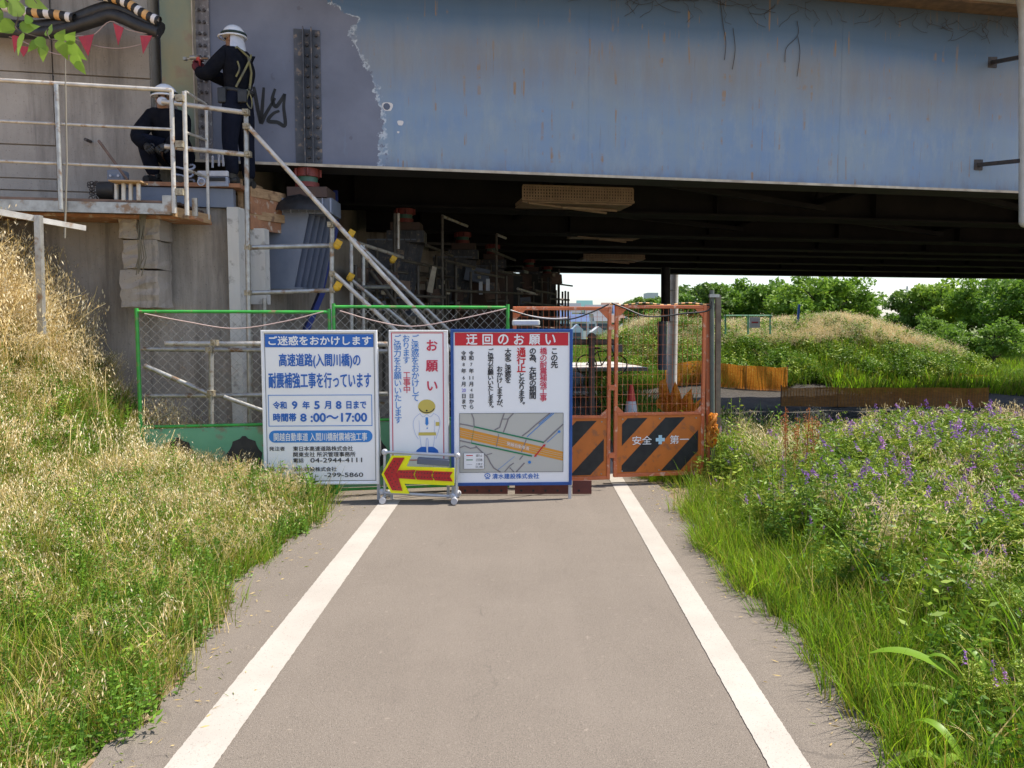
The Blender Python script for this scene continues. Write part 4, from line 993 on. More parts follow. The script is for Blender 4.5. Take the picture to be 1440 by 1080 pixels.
S.text('清水建設株式会社', 606, 863, 872, 893, BL, .02)
S.stroke(ell(578, 873, 15, 11, 20), 4.5, BL, 2); S.poly(ell(578, 873, 4, 4, 8)[:-1], BL, 2); S.rect(567, 889, 591, 893, BL, 2)

# small lamp housing on top of sign 3
t = thing('warning_lamp_box', 'small pale rectangular lamp housing clipped above the map board', 'lamp', P(740, 458, 7.2))
a, b_ = P(720, 458, 7.2), P(759, 450, 7.2)
MB().bx(a.x, b_.x, 7.16, 7.24, a.z, b_.z).build('housing', M['lamp_box'], t, bevel=.012)
MB().bx(a.x+.02, b_.x-.02, 7.155, 7.1595, a.z+.01, b_.z-.01).build('lens', M['cloth_white'], t)

# ---- arrow board
YA = 6.93
t = thing('arrow_sign', 'yellow board with a red arrow pointing left in a pipe frame on the path', 'arrow sign', (P(592,702,YA).x, YA, 0), R(-2))
cx = P(592, 660, YA).x
A_ = lambda px, py, d=0: Vector((P(px, py, YA).x-cx, d, P(px, py, YA).z))
for a, b_ in (((541,636),(541,697)), ((644,641),(642,697))):
    MB().tube(A_(*a), A_(*b_), .013, 8).build('frame_post', M['alu'], t, local=True)
MB().tube(A_(541,636), A_(645,640), .014, 8).tube(A_(538,693), A_(644,698), .014, 8).build('frame_rail', M['alu'], t, local=True)
for px, py in ((541,636), (644,640), (537,692), (637,697)):
    MB().sph(A_(px, py), .03, 10, 7).path([A_(px,py,-.035), A_(px,py,.035)], .017, 8).build('joint', M['alu'], t, local=True)
for px in (541, 641):
    MB().tube(A_(px, 698, -.09), A_(px, 698, .22), .013, 7).path([A_(px,701,-.11), A_(px,701,-.07)], .03, 10).path([A_(px,701,.2), A_(px,701,.24)], .03, 10).build('foot', M['alu'], t, local=True)
yb = [(552,640),(580,640),(573,655),(640,657),(640,681),(570,679),(577,693),(551,692),(538,666)]
pts = [A_(*q, -.045) for q in yb]; MB().extr(pts, (0,.02,0)).build('yellow_board', M['arrow_yellow'], t, local=True)
for rr in ([(541.5,664.5),(555,642.5),(570.5,642.5),(561,660),(559,664.5),(561,668),(567.5,688.5),(553,688)], [(562,660),(583,659.5),(586,659.8),(583,666),(586,672.5),(561,671),(558.5,665.5)], [(587,660),(608,660.4),(611,661),(608,667),(611,673.5),(588,672.8),(585,666.5)], [(612,661),(638,662),(634,668),(638,675),(613,673.8),(610,667.5)]):
    MB().extr([A_(*q, -.056) for q in rr], (0,.0105,0)).build('red_lens', M['arrow_red'], t, local=True)
bl = MB()
for px, py in ([(546+ i*2.6, 665-i*4.3) for i in range(5)]+[(546+i*2.4, 665+i*4.4) for i in range(6)]+[(553+i*2.6, 663-i*4.0) for i in range(5)]+[(553+i*2.4, 668+i*4) for i in range(5)]+[(566+i*4.1, 662.5+i*.12) for i in range(17)]+[(566+i*4.1, 668+i*.15) for i in range(17)]):
    p = A_(px, py, -.058); bl.path([p, p+Vector((0,.003,0))], .006, 5)
bl.build('lens_dots', M['sign_black'], t, local=True)
MB().extr([A_(588,643,-.03), A_(633,646,-.03), A_(632,655,-.03), A_(587,652,-.03)], (0,.06,0)).build('battery_box', M['bracket_dk'], t, local=True, bevel=.006)

# ---- skirt under the boards, orange steel painted dark red as shade
sk_ = thing('barrier_skirt', 'steel skirt with holes below the map board, painted dark red as shade', 'barrier', P(735, 700, 7.24))
for px0, px1 in ((645,714), (724,800), (805,832)):
    a, b_ = P(px0, 701, 7.24), P(px1, 676, 7.24)
    MB().bx(a.x, b_.x, 7.24, 7.255, .01, b_.z).build('skirt_plate', M['dkred'], sk_)
    for k in range(int((px1-px0)/17)):
        c = P(px0+9+17*k, 690, 7.235); MB().path([c, c+Vector((0,.004,0))], .012, 8).build('hole', M['black'], sk_)

# ------------------------------------------------------------------ orange gate
def gate_leaf(pa, pb, label, stripes, hgt, text=False):
    pa = Vector(pa); pb = Vector(pb); d = pb-pa; L = d.length; ang = math.atan2(d.y, d.x)
    t = thing('orange_gate_leaf', label, 'gate', pa, ang, 'orange mesh gate leaves')
    z0_, zm, z1_ = .06, .70, hgt; fw = .035
    for x in (fw/2, L-fw/2): MB().bx(x-fw/2, x+fw/2, -.02, .02, z0_, z1_).build('upright', M['orange'], t, local=True, bevel=.006)
    MB().bx(fw, L-fw, -.018, .018, z1_-.035, z1_).build('top_rail', M['orange'], t, local=True, bevel=.005)
    MB().bx(fw, L-fw, -.018, .018, zm-.015, zm+.015).build('middle_rail', M['orange'], t, local=True, bevel=.005)
    MB().bx(fw, L-fw, -.018, .018, z0_, z0_+.035).build('bottom_rail', M['orange'], t, local=True, bevel=.005)
    for x, s in ((fw, 1), (L-fw, -1)):
        MB().extr([(x,-.012,z1_-.036), (x+s*.09,-.012,z1_-.036), (x+s*.075,-.012,z1_-.05), (x+s*.015,-.012,z1_-.11), (x,-.012,z1_-.125)], (0,.012,0)).build('corner_plate', M['orange'], t, local=True)
        MB().extr([(x,-.012,zm+.016), (x+s*.07,-.012,zm+.016), (x,-.012,zm+.085)], (0,.012,0)).build('corner_plate', M['orange'], t, local=True)
    MB().bx(fw+.001, L-fw-.001, -.006, .0, z0_+.036, zm-.016).build('striped_panel', M['orange_panel'], t, local=True)
    # diagonal black stripes clipped to the panel
    xa, xb, za, zb_ = fw+.05, L-fw-.03, z0_+.05, zm-.04
    hh = zb_-za; sl_ = .95
    for sx in stripes:
        # parallelogram bottom from sx to sx+.2, going up right
        poly = [(sx, za), (sx+.21, za), (sx+.21+hh*sl_, zb_), (sx+hh*sl_, zb_)]
        def clip(poly, f, inter):
            out = []
            for i in range(len(poly)):
                p, q = poly[i], poly[(i+1) % len(poly)]
                if f(p): out.append(p)
                if f(p) != f(q): out.append(inter(p, q))
            return out
        for lim, sg in ((xa, 1), (xb, -1)):
            poly = clip(poly, lambda p: (p[0]-lim)*sg >= 0, lambda p, q: (lim, p[1]+(q[1]-p[1])*(lim-p[0])/(q[0]-p[0])))
            if len(poly) < 3: break
        if len(poly) >= 3: MB().poly([(x, -.0075, z) for x, z in poly]).build('black_stripe', M['black'], t, local=True)
    for x in (.09, L/2, L-.09):
        for z in (z0_+.06, zm-.05):
            MB().path([(x,-.012,z), (x,-.0062,z)], .008, 6).build('screw', M['galv'], t, local=True)
    mb = MB(); nx = int((L-2*fw)/.052); nz = int((z1_-zm)/.10)
    for k in range(1, nx): x = fw+(L-2*fw)*k/nx; mb.beam((x,0,zm+.015), (x,0,z1_-.035), .0028, .0028, Vector((0,1,0)))
    for k in range(1, nz): z = zm+(z1_-zm)*k/nz; mb.beam((fw,.003,z), (L-fw,.003,z), .0028, .0028)
    mb.build('wire_mesh', M['orange'], t, local=True, kind='stuff')
    if text:
        S = Sheet(t, 330, 757, 698, 985, L, 0.66, .06)
        S.m = lambda u, v, lay: (fw+(u-345)/(737-345)*(L-2*fw), -.0085-.001*lay, .10+(968-v)/(968-703)*(.585))
        S.text('安全', 415, 798, 505, 838, WH, .01); S.text('第一', 590, 798, 680, 838, WH, .01)
        cx_, cy_ = 545, 817
        S.poly([(cx_-8,cy_-21),(cx_+8,cy_-21),(cx_+8,cy_-8),(cx_+21,cy_-8),(cx_+21,cy_+8),(cx_+8,cy_+8),(cx_+8,cy_+21),(cx_-8,cy_+21),(cx_-8,cy_+8),(cx_-21,cy_+8),(cx_-21,cy_-8),(cx_-8,cy_-8)], mat('pale_blue_cross', (.45,.68,.80), rough=.5), 1)
    return t
g0 = Vector((P(721,600,7.56).x, 7.56, .0)); g1 = Vector((P(858,600,7.7).x, 7.7, .0)); g2 = Vector((P(863,600,7.71).x, 7.71, .02)); g3 = Vector((P(990,600,7.86).x, 7.86, .02))
gate_leaf(g0, g1, 'left orange mesh gate leaf partly behind the map board', [-.30, .12, .58], 1.80)
gate_leaf(g2, g3, 'right orange mesh gate leaf with white safety lettering on stripes', [-.38, .02, .50], 1.80, True)
for ppx, Yh in ((860, 7.69),):
    t = thing('gate_hinge', 'pair of hinge plates joining the two orange gate leaves', 'hinge', P(860, 600, Yh))
    for py in (460, 545, 640): MB().box(P(860, py, Yh), (.06,.055,.05)).build('hinge_plate', M['orange'], t)
t = thing('orange_gate_post', 'orange square post at the right end of the gate', 'post', P(996, 700, 7.9))
MB().beam(P(995, 427, 7.9), P(997, 668, 7.9), .055, .055, Vector((0,1,0))).build('post', M['orange'], t)
t = thing('steel_ground_post', 'dark grey green steel post driven beside the orange gate', 'post', P(1003, 690, 7.85), 0, 'dark posts beside the gate')
MB().tube(P(1001, 408, 7.85), P(1002, 700, 7.85), .024, 10).build('tube', M['greenpost'], t)
MB().box(P(1004, 416, 7.83), (.10,.05,.03)).build('clamp', M['galv'], t)
t = thing('timber_ground_post', 'grey timber post just right of the dark steel post', 'post', P(1011, 690, 8.0), 0, 'dark posts beside the gate')
MB().beam(P(1010, 415, 8.0), P(1009, 600, 8.0), .05, .05, Vector((0,1,0))).build('timber', mat('grey_timber', (.22,.20,.15), (.14,.125,.10), 10, .9), t)
# black and yellow rope on the gate top, black cable sagging in it
t = thing('warning_rope', 'black and yellow twisted rope along the top of the right gate leaf', 'rope', P(930, 428, 7.75))
for k in range(28):
    a = 858+k*5; MB().tube(P(a, 427.5+1.5*sin(k*.5), 7.68+.007*k), P(a+5, 427.5+1.5*sin(k*.5+.5), 7.687+.007*k), .008, 6).build('rope_section', M['black'] if k % 2 else M['stripe_yel'], t)
MB().path(smooth_pts([tuple(P(a, b_, 7.66)) for a, b_ in ((860,426),(880,434),(905,444),(930,445),(960,441),(995,437),(1001,424))], 6), .009, 6).build('black_cable', M['rubber'], None, 'black cable sagging across the top of the right orange gate leaf', 'cable')
MB().path(smooth_pts([tuple(P(a, b_, 7.5)) for a, b_ in ((722,438),(760,448),(800,449),(830,440),(856,428))], 6), .008, 6).build('black_cable', M['rubber'], None, 'black cable sagging across the top of the left orange gate leaf', 'cable')
MB().path(smooth_pts([tuple(P(a, b_, 7.52)) for a, b_ in ((718,436),(745,444),(775,448),(798,447))], 6), .006, 6).build('white_cable', M['stripe_wht'], None, 'white cable on the left gate leaf beside the lamp housing', 'cable')

# ------------------------------------------------------------------ orange netting
def net_mat():
    m, t, b, o = nodes('orange_netting'); b.inputs['Roughness'].default_value = .6
    c = mixc(t, ramp(t, noise(t, 6, (1,1,4), 5), .35, .65), (.72,.30,.04), (.60,.22,.03)); t.links.new(c, b.inputs['Base Color'])
    tr = t.nodes.new('ShaderNodeBsdfTranslucent'); t.links.new(c, tr.inputs[0])
    mx = t.nodes.new('ShaderNodeMixShader'); mx.inputs[0].default_value = .45
    t.links.new(b.outputs[0], mx.inputs[1]); t.links.new(tr.outputs[0], mx.inputs[2]); t.links.new(mx.outputs[0], o.inputs[0]); return m
M['net'] = net_mat(); M['net_brown'] = mat('brown_netting', (.72,.33,.07), (.52,.22,.05), 5, .8, stretch=(1,1,4))
def net(label, pts, hgt, m, dens=18):
    """pts: ground line (x, y, z); strips of net woven between posts"""
    t = thing('safety_net', label, 'net', pts[0], 0, 'orange net fences by the grass mound')
    for i in range(len(pts)-1):
        a, b_ = Vector(pts[i]), Vector(pts[i+1]); L = (b_-a).length; n = max(4, int(L*3)); rows = int(hgt/.035)
        mb = MB()
        nrm = Vector((-(b_-a).y, (b_-a).x, 0)).normalized()
        def pt(u, r): 
            h_ = hgt*(1-.06*sin(pi*u)-.03*sin(7*u+i)); return a.lerp(b_, u)+Vector((0,0,h_*r))+nrm*(.04*sin(9*u+3*r)+.02*sin(23*u))
        # horizontal tapes
        for r in range(rows):
            r0, r1 = r/rows, (r+.78)/rows
            for k in range(n): mb.quad(pt(k/n, r0), pt((k+1)/n, r0), pt((k+1)/n, r1), pt(k/n, r1))
        nv = int(L/.09)
        for k in range(nv): u = k/nv; mb.quad(pt(u,0)+nrm*.002, pt(u+.025/L,0)+nrm*.002, pt(u+.025/L,1)+nrm*.002, pt(u,1)+nrm*.002)
        mb.build('net_sheet', m, t)
    for p in pts:
        MB().tube(Vector(p)-Vector((0,0,.1)), Vector(p)+Vector((0,0,hgt+.05)), .018, 6).build('stake', M['wood_post'], t)
zz = lambda x, y: float(H(x, y))
def gl(pts): return [(x, y, zz(x, y)) for x, y in pts]
def pxl(px, Y): return ((px-720)/F*Y, Y)
net('sunlit orange net along the foot of the grass mound', gl([pxl(935,31.4), pxl(985,31.2), pxl(1050,31.0), pxl(1108,30.7)]), 1.0, M['net'])
net('shaded brown orange net under the bridge in front of the mound', gl([pxl(1100,25.6), pxl(1180,25.3), pxl(1290,25.0), pxl(1392,24.8)]), .66, M['net_brown'])
net('thin orange net edge at the right foot of the mound', gl([pxl(1350,31.5), pxl(1395,32)]), .5, M['net'])
net('low orange net crossing the bright green field at the right', gl([pxl(1360,36), pxl(1500,37)]), .25, M['net'])
# net scraps tied around the gate post
t = thing('net_scrap', 'crumpled orange net tied around the dark post beside the gate', 'net', P(1005, 640, 7.8))
mb = MB()
for k in range(9):
    pts = [tuple(P(1000+rng.uniform(-5,9), 583+j*9+rng.uniform(-3,3), 7.78+rng.uniform(-.04,.03))) for j in range(rng.integers(3,7))]
    mb.path(smooth_pts(pts, 3), .018, 5, caps=False)
mb.build('net_bundle', M['net'], t)
t = thing('net_heap', 'crumpled orange net hanging in the weeds behind the right gate leaf', 'net', P(965, 560, 9.0))
mb = MB(); n = 12
a = P(925, 545, 9.3); b_ = P(985, 575, 8.9)
for i in range(n):
    for j in range(6):
        f0 = lambda ii, jj: a.lerp(b_, ii/n)+Vector((0, .10*sin(ii*1.9+jj), -.0+.42*(jj/6)*(.5+.5*sin(ii*.9)**2)-.25+.03*sin(3*ii)))
        mb.quad(f0(i,j), f0(i+1,j), f0(i+1,j+1), f0(i,j+1))
mb.build('net_fold', M['net'], t)

# ------------------------------------------------------------------ things beyond the gate
t = thing('traffic_cone', 'red and white traffic cone in the shade beyond the gate', 'traffic cone', G(887, 601))
c = G(887, 601)
MB().bx(c.x-.17, c.x+.17, c.y-.17, c.y+.17, .003, .03).build('base', M['cone_red'], t)
MB().path([c+Vector((0,0,.03)), c+Vector((0,0,.42))], [.14,.075], 14).build('white_sleeve', M['stripe_wht'], t)
MB().path([c+Vector((0,0,.421)), c+Vector((0,0,.68))], [.075,.03], 14).build('tip', M['cone_red'], t)
t = thing('rail_barrier', 'brown pipe rail on a post seen through the left gate leaf', 'barrier', P(832, 590, 13))
MB().tube(P(832, 476, 13), P(832, 596, 13), .055, 10).sph(P(832, 474, 13), .075, 10, 6).build('post', M['wood_post'], t)
MB().tube(P(800, 481, 13), P(868, 481, 13.3), .05, 8).build('rail', M['wood_post'], t)
MB().beam(P(797, 553, 17.5), P(884, 552, 17.0), .5, .04).build('sun_strip', M['flange_edge'], None, 'pale strip across the shaded path beyond the gate, laid as sun through the deck gap', 'timber')  # pale beam stands for the sun strip through the deck gap
# retaining step / plinth beyond
MB().beam((.2, 29.3, .03), (4.6, 29.9, .03), 4.5, .12).build('concrete_slab_step', M['conc_lt'], None, 'pale sunlit concrete slab beyond the far edge of the bridge', 'slab')
# poles
t = thing('white_pole', 'tall whitish pole rising to the underside of the bridge beyond the gate', 'pole', P(945, 500, 30)-Vector((0,0,1.2)))
c = P(945, 500, 30)
MB().path([(c.x, 30, -1.2), (c.x, 30, 8.5)], .205, 16).build('shaft', M['white_pipe'], t)
for py in (408, 452): MB().path([P(945,py,30), P(945,py+1.5,30)], .22, 16).build('band', M['galv'], t)
t = thing('dark_pole', 'thick dark pole close behind the whitish pole', 'pole', P(935, 500, 21.5))
MB().path([P(936, 376, 21.5), P(936, 452, 21.5)], .13, 12).build('upper_shaft', M['black'], t)
MB().path([P(931, 452, 21.5), P(931, 520, 21.5)], .13, 12).build('lower_shaft', M['bracket'], t)
# scooter-like parked bicycle
t = thing('parked_bicycle', 'parked bicycle seen through the gate where the two leaves meet', 'bicycle', G(850, 528))
c = G(846, 527); 
for dx in (-.5, .5):
    MB().path([Vector((c.x+dx+.32*cos(a), c.y, .33+.32*sin(a))) for a in np.linspace(0, 2*pi, 21)], .022, 6, caps=False).build('wheel', M['rubber'], t)
fr_ = [((-.5,.33),(-.15,.75)), ((-.15,.75),(.3,.8)), ((.3,.8),(.0,.3)), ((0,.3),(-.5,.33)), ((-.15,.8),(.0,.3)), ((.3,.9),(.5,.33))]
mb = MB()
for (x0_, z0_), (x1_, z1_) in fr_: mb.tube((c.x+x0_, c.y, z0_), (c.x+x1_, c.y, z1_), .02, 6)
mb.build('frame', M['black'], t)
MB().sph((c.x-.17, c.y, .87), (.13,.08,.04), 8, 5).build('saddle', M['rubber'], t)
MB().tube((c.x+.3, c.y-.25, .98), (c.x+.3, c.y+.25, .98), .015, 6).build('handlebar', M['galv'], t)
MB().bx(c.x+.35, c.x+.65, c.y-.15, c.y+.15, .75, .98).build('basket', M['cloth_white'], t)

# guard rail sign in the far mound
t = thing('green_pipe_fence', 'low green pipe fence on top of the grass mound', 'fence', P(1050, 460, 33))
for px in (1020, 1052, 1083): MB().tube(P(px, 443, 33), P(px, 470, 33), .04, 6).build('post', M['green_panel'], t)
MB().tube(P(1018, 444, 33), P(1086, 444, 33), .04, 6).build('rail', M['green_panel'], t)
t = thing('small_notice', 'small white notice plate on the green pipe fence', 'sign', P(1061, 462, 32.8))
a, b_ = P(1054, 461, 32.8), P(1069, 446, 32.8)
MB().bx(a.x, b_.x, 32.8, 32.85, a.z, b_.z).build('plate', M['cloth_white'], t); MB().bx(a.x+.08, b_.x-.08, 32.79, 32.799, a.z+.2, a.z+.26).build('text_bar', M['pennant'], t)
t = thing('blue_post', 'thin blue post standing on top of the grass mound', 'post', P(1122, 455, 32))
MB().beam(P(1124, 428, 35.5), P(1121, 465, 35.5), .10, .05, Vector((0,1,0))).build('shaft', M['frame_blue'], t)

# ------------------------------------------------------------------ far town
bw = [mat('far_wall_'+n_, c_, rough=.8) for n_, c_ in (('white',(.62,.62,.62)), ('cream',(.58,.54,.46)), ('grey',(.42,.44,.47)), ('pale_blue',(.40,.50,.60)))]
brf = [mat('far_roof_'+n_, c_, rough=.7) for n_, c_ in (('blue',(.07,.12,.26)), ('slate',(.12,.13,.15)), ('teal',(.10,.24,.24)), ('brown',(.20,.11,.08)))]
bgl = mat('far_window_glass', (.05,.07,.10), rough=.2)
hinfo = [(772,26,125,5.2,0,0,'blue'), (803,22,140,5.6,1,1,'slate'), (790,20,104,3.4,3,0,'blue'), (822,17,150,6.4,0,2,'teal'), (838,24,128,5.0,2,1,'slate'), (858,20,165,6.4,1,3,'brown'), (815,18,98,3.0,0,0,'blue'), (876,22,140,5.4,0,0,'blue'), (893,20,118,4.2,3,2,'teal'), (850,22,100,3.1,2,1,'slate'), (905,22,150,5.6,0,1,'slate'), (923,20,130,5,1,0,'blue'), (868,16,92,2.8,0,3,'brown'), (740,24,120,5,0,1,'slate')]
wn = {0:'white', 1:'cream', 2:'grey', 3:'pale blue'}
places = ['far left behind the scaffold end', 'left of the gate middle', 'low, left of the gate middle', 'tall, left of the gate uprights', 'just left of the gate uprights', 'behind the gate uprights', 'small and low at the left', 'just right of the gate uprights', 'between the uprights and the pole', 'low, behind the gate uprights', 'left of the whitish pole', 'behind the whitish pole', 'small, right of the uprights', 'hidden at the far left']
for i, (px, wpx, Y, h_, wi, ri, rn) in enumerate(hinfo):
    x = (px-720)/F*Y; W = wpx/F*Y; D = W*.7
    t = thing('house', f'distant {wn[wi]} house with {rn} roof, {places[i]}', 'house', (x, Y, 0), 0, 'houses across the river')
    hw = h_*.68
    MB().bx(-W/2, W/2, 0, D, -1, hw).build('wall', bw[wi], t, local=True)
    MB().extr([(-W/2-.4, -.4, hw), (-W/2-.4, D+.4, hw), (-W/2-.4, D/2, h_)], (W+.8, 0, 0)).build('roof', brf[ri], t, local=True)
    nwin = max(2, int(W/2.4))
    for k in range(nwin):
        for lv in range(2 if hw > 3.4 else 1):
            xx = -W/2+W*(k+.5)/nwin; z = .9+lv*2.2
            if z+.9 < hw: MB().bx(xx-.5, xx+.5, -.06, -.01, z, z+.9).build('window', bgl, t, local=True)
# apartment slab and pylon
t = thing('tower_block', 'pale grey block standing above the far houses left of the pole', 'building', ((917-720)/F*260, 260, 0))
MB().bx(-1.8, 1.8, 0, 8, 0, 1.62+(457-412)/F*260).build('wall', bw[2], t, local=True)
for k in range(4): MB().bx(-1.5, 1.5, -.1, -.02, 3+k*2.2, 4+k*2.2).build('window', bgl, t, local=True)
t = thing('pylon', 'faint lattice pylon above the trees at the right', 'pylon', ((1272-720)/F*400, 400, 0))
mb = MB(); zt_ = 1.62+(457-403)/F*400
for sx, sy in ((-1,-1), (1,-1), (1,1), (-1,1)): mb.tube((sx*1.6, sy*1.6, 0), (sx*.2, sy*.2, zt_), .12, 4)
for k in range(8):
    z = zt_*k/8; s_ = 1.6-1.4*k/8; mb.tube((-s_, -s_, z), (s_*.85, -s_*.85, z+zt_/8), .08, 4)
for k in (.72, .84, .94): mb.tube((-2.2, 0, zt_*k), (2.2, 0, zt_*k), .1, 4)
mb.build('lattice', mat('pylon_steel', (.4,.42,.45), rough=.6), t, local=True)
# pale sheet covered sheds near the river
for i, (px, wpx, Y, h_, c_) in enumerate(((812,16,70,1.7,3), (842,20,64,1.5,0), (880,14,75,1.9,3), (905,12,68,1.5,0))):
    x = (px-720)/F*Y; W = wpx/F*Y
    t = thing('shed', ['pale blue sheet covered shed at the left beyond the gate', 'white sheet covered shed behind the gate uprights', 'pale blue shed between the uprights and the pole', 'low white shed just left of the pole'][i], 'shed', (x, Y, 0), 0, 'sheds by the river')
    MB().extr([(-W/2, 0, 0), (W/2, 0, 0), (W/2, 0, h_*.7), (0, 0, h_), (-W/2, 0, h_*.7)], (0, 2.2, 0)).build('cover', bw[c_], t, local=True)
    MB().bx(-.4, .3, -.03, -.005, 0, h_*.55).build('door', bgl, t, local=True)
t = thing('utility_pole', 'thin grey utility pole among the far houses', 'pole', ((880-720)/F*90, 90, 0))
MB().tube((0,0,0), (0,0,1.62+(457-425)/F*90), .16, 8).build('shaft', bw[2], t, local=True); MB().bx(-.7,.7,-.05,.05,3.8,3.95).build('crossarm', bw[2], t, local=True)

# ------------------------------------------------------------------ trees
bark = mat('bark', (.09,.065,.045), (.05,.04,.03), 6, .9)
tl = [leaf_mat('tree_leaf_a', [(.06,.14,.015), (.15,.27,.025), (.27,.39,.04)], .4), leaf_mat('tree_leaf_b', [(.045,.10,.015), (.10,.18,.025), (.18,.28,.035)], .35), leaf_mat('tree_leaf_c', [(.07,.15,.015), (.13,.24,.025), (.18,.29,.04)], .45)]
def crown_mesh(seed, m, h=7, r=3.2, ncl=38, nl=130, ls=.19, zb=.25):
    g = np.random.default_rng(seed); V = []; Fc = []
    for c in range(ncl):
        while True:
            q = g.uniform(-1, 1, 3)
            if .35 < np.linalg.norm(q) < 1: break
        q = q*np.array([r, r, h*(1-zb)/2])*g.uniform(.8, 1.05); q[2] += h*(zb+(1-zb)/2)
        cr = g.uniform(.45, .95)*r*.34
        p = g.normal(0, 1, (nl, 3)); p /= np.linalg.norm(p, axis=1)[:, None]; p *= (g.uniform(.55, 1.08, nl)[:, None])*cr*np.array([1,1,.7])
        p += q
        a = g.normal(0, 1, (nl, 3)); a /= np.linalg.norm(a, axis=1)[:, None]; b2 = np.cross(a, g.normal(0, 1, (nl, 3))); b2 /= np.linalg.norm(b2, axis=1)[:, None]
        s_ = g.uniform(.6, 1.3, nl)[:, None]*ls
        base = len(V)
        qd = np.stack([p-a*s_, p-b2*s_*.5, p+a*s_, p+b2*s_*.5], 1).reshape(-1, 3); V.extend(qd.tolist())
        Fc.extend([(base+4*i, base+4*i+1, base+4*i+2, base+4*i+3) for i in range(nl)])
    me = bpy.data.meshes.new('crown'); me.from_pydata(V, [], Fc); me.materials.append(m); return me
def trunk_mesh(seed, h=7, r=3.2):
    g = np.random.default_rng(seed+50); mb = MB()
    top = Vector((g.normal(0,.2), g.normal(0,.2), h*.75)); mb.path([(0,0,-.3), (g.normal(0,.06), g.normal(0,.06), h*.25), top], [.17,.13,.05], 7)
    for k in range(7):
        a = k*2.4; z = h*(.22+.07*k); s_ = Vector((0,0,z)); e = Vector((cos(a)*r*.7, sin(a)*r*.7, z+h*.2)); mb.path([s_, s_.lerp(e,.5)+Vector((0,0,.15)), e], [.07,.05,.02], 5)
    return mb.mesh('trunk', bark)
TP = [(crown_mesh(1, tl[0]), trunk_mesh(1)), (crown_mesh(2, tl[1], 7, 2.8, 50), trunk_mesh(2)), (crown_mesh(3, tl[2], 5, 2.6, 34, 130, .15), trunk_mesh(3, 5, 2.6)), (crown_mesh(4, tl[0], 8, 3.4, 54), trunk_mesh(4, 8))]
trees = [  # px, Y, proto, scale, label
 (905,62,1,.80,'small dark tree mostly behind the two poles'), (945,56,0,.82,'round green tree directly right of the whitish pole'), (985,58,1,.92,'dark tree above the right end of the orange gate'), (1020,62,0,.98,'broad tree just right of the gate posts'),
 (1052,66,1,.88,'dark tree behind the low green pipe fence'), (1085,60,0,.90,'mid green tree above the small notice'), (1120,56,3,.72,'full green tree behind the blue post'), (1150,54,0,.98,'tallest tree of the middle group'), (1180,55,3,.76,'wide tree at the right of the middle group'), (1208,58,0,.72,'lower tree ending the middle group at the right'),
 (1236,64,2,.60,'small pale bush in the gap of the treeline'), (1252,60,1,.46,'low dark shrub at the bottom of the sky gap'), (1285,62,1,.80,'dark tree starting the right group'), (1318,60,0,.88,'green tree second in the right group'), (1350,62,1,.92,'dark tall tree third in the right group'), (1310,50,2,.68,'bright yellow green bush before the right group'), (1345,47,2,.62,'bright green bush at the field edge, second from right'), (1385,56,3,.80,'broad tree near the right edge'), (1425,52,0,.95,'tall tree at the right edge'), (1400,45,2,.74,'pale green bush below the tall tree at the right edge'), (1465,50,3,.85,'tree cut by the right edge'), (1120,46,2,.52,'small bright bush below the middle trees'), (1190,44,2,.5,'small bright bush at the lower right of the middle trees')]
for px, Y, k, s_, lab in trees:
    x = (px-720)/F*Y; z = zz(x, Y)-.15
    t = thing('tree' if k != 2 else 'bush', lab, 'tree' if k != 2 else 'bush', (x, Y, z), rng.uniform(0, 6), 'trees beyond the mound')
    t.scale = (s_, s_, s_*rng.uniform(.80, .98))
    piece('crown', TP[k][0], t); piece('trunk', TP[k][1], t)

# ------------------------------------------------------------------ people
def skin_mesh(name, verts, edges, radii, m, parent, root=0, sub=2):
    me = bpy.data.meshes.new(name); me.from_pydata([tuple(v) for v in verts], edges, [])
    o = bpy.data.objects.new('tmp_'+name, me); COL.objects.link(o)
    sk_ = o.modifiers.new('skin', 'SKIN'); sk_.use_smooth_shade = True
    sd = me.skin_vertices[0].data
    for i, r in enumerate(radii):
        sd[i].radius = (r, r) if not isinstance(r, tuple) else r
        sd[i].use_root = (i == root)
    ss = o.modifiers.new('sub', 'SUBSURF'); ss.levels = sub; ss.render_levels = sub
    bpy.context.view_layer.update()
    ev = o.evaluated_get(bpy.context.evaluated_depsgraph_get())
    m2 = bpy.data.meshes.new_from_object(ev); m2.materials.clear(); m2.materials.append(m); m2.name = name
    m2.polygons.foreach_set('use_smooth', [True]*len(m2.polygons))
    bpy.data.objects.remove(o); bpy.data.meshes.remove(me)
    r = bpy.data.objects.new(name, m2); COL.objects.link(r)
    if parent is not None: r.parent = parent
    return r
def glove(t, p, d, up, name='glove', m='glove', s=1.0):
    """palm plus five curled fingers; d = direction of the fingers, up = back of hand"""
    p = Vector(p); d = Vector(d).normalized(); up = Vector(up).normalized(); sd = d.cross(up).normalized(); up = sd.cross(d)
    mb = MB()
    mb.path([p-d*.03*s, p+d*.02*s, p+d*.06*s, p+d*.085*s], [.028*s, .038*s, .042*s, .034*s], 10)
    for k, L in enumerate((.062, .07, .066, .052)):
        q = p+d*.075*s+sd*(-.03+.02*k)*s
        mb.path([q, q+d*L*.45*s, q+(d*.62-up*.35)*L*s, q+(d*.35-up*.75)*L*s], [.011*s, .0105*s, .009*s, .007*s], 7)
    q = p+d*.015*s-sd*.035*s
    mb.path([q, q+(-sd*.6+d*.5)*.035*s, q+(-sd*.3+d*.9-up*.3)*.062*s], [.013*s, .012*s, .009*s], 7)
    return mb.build(name, M[m], t, local=True)
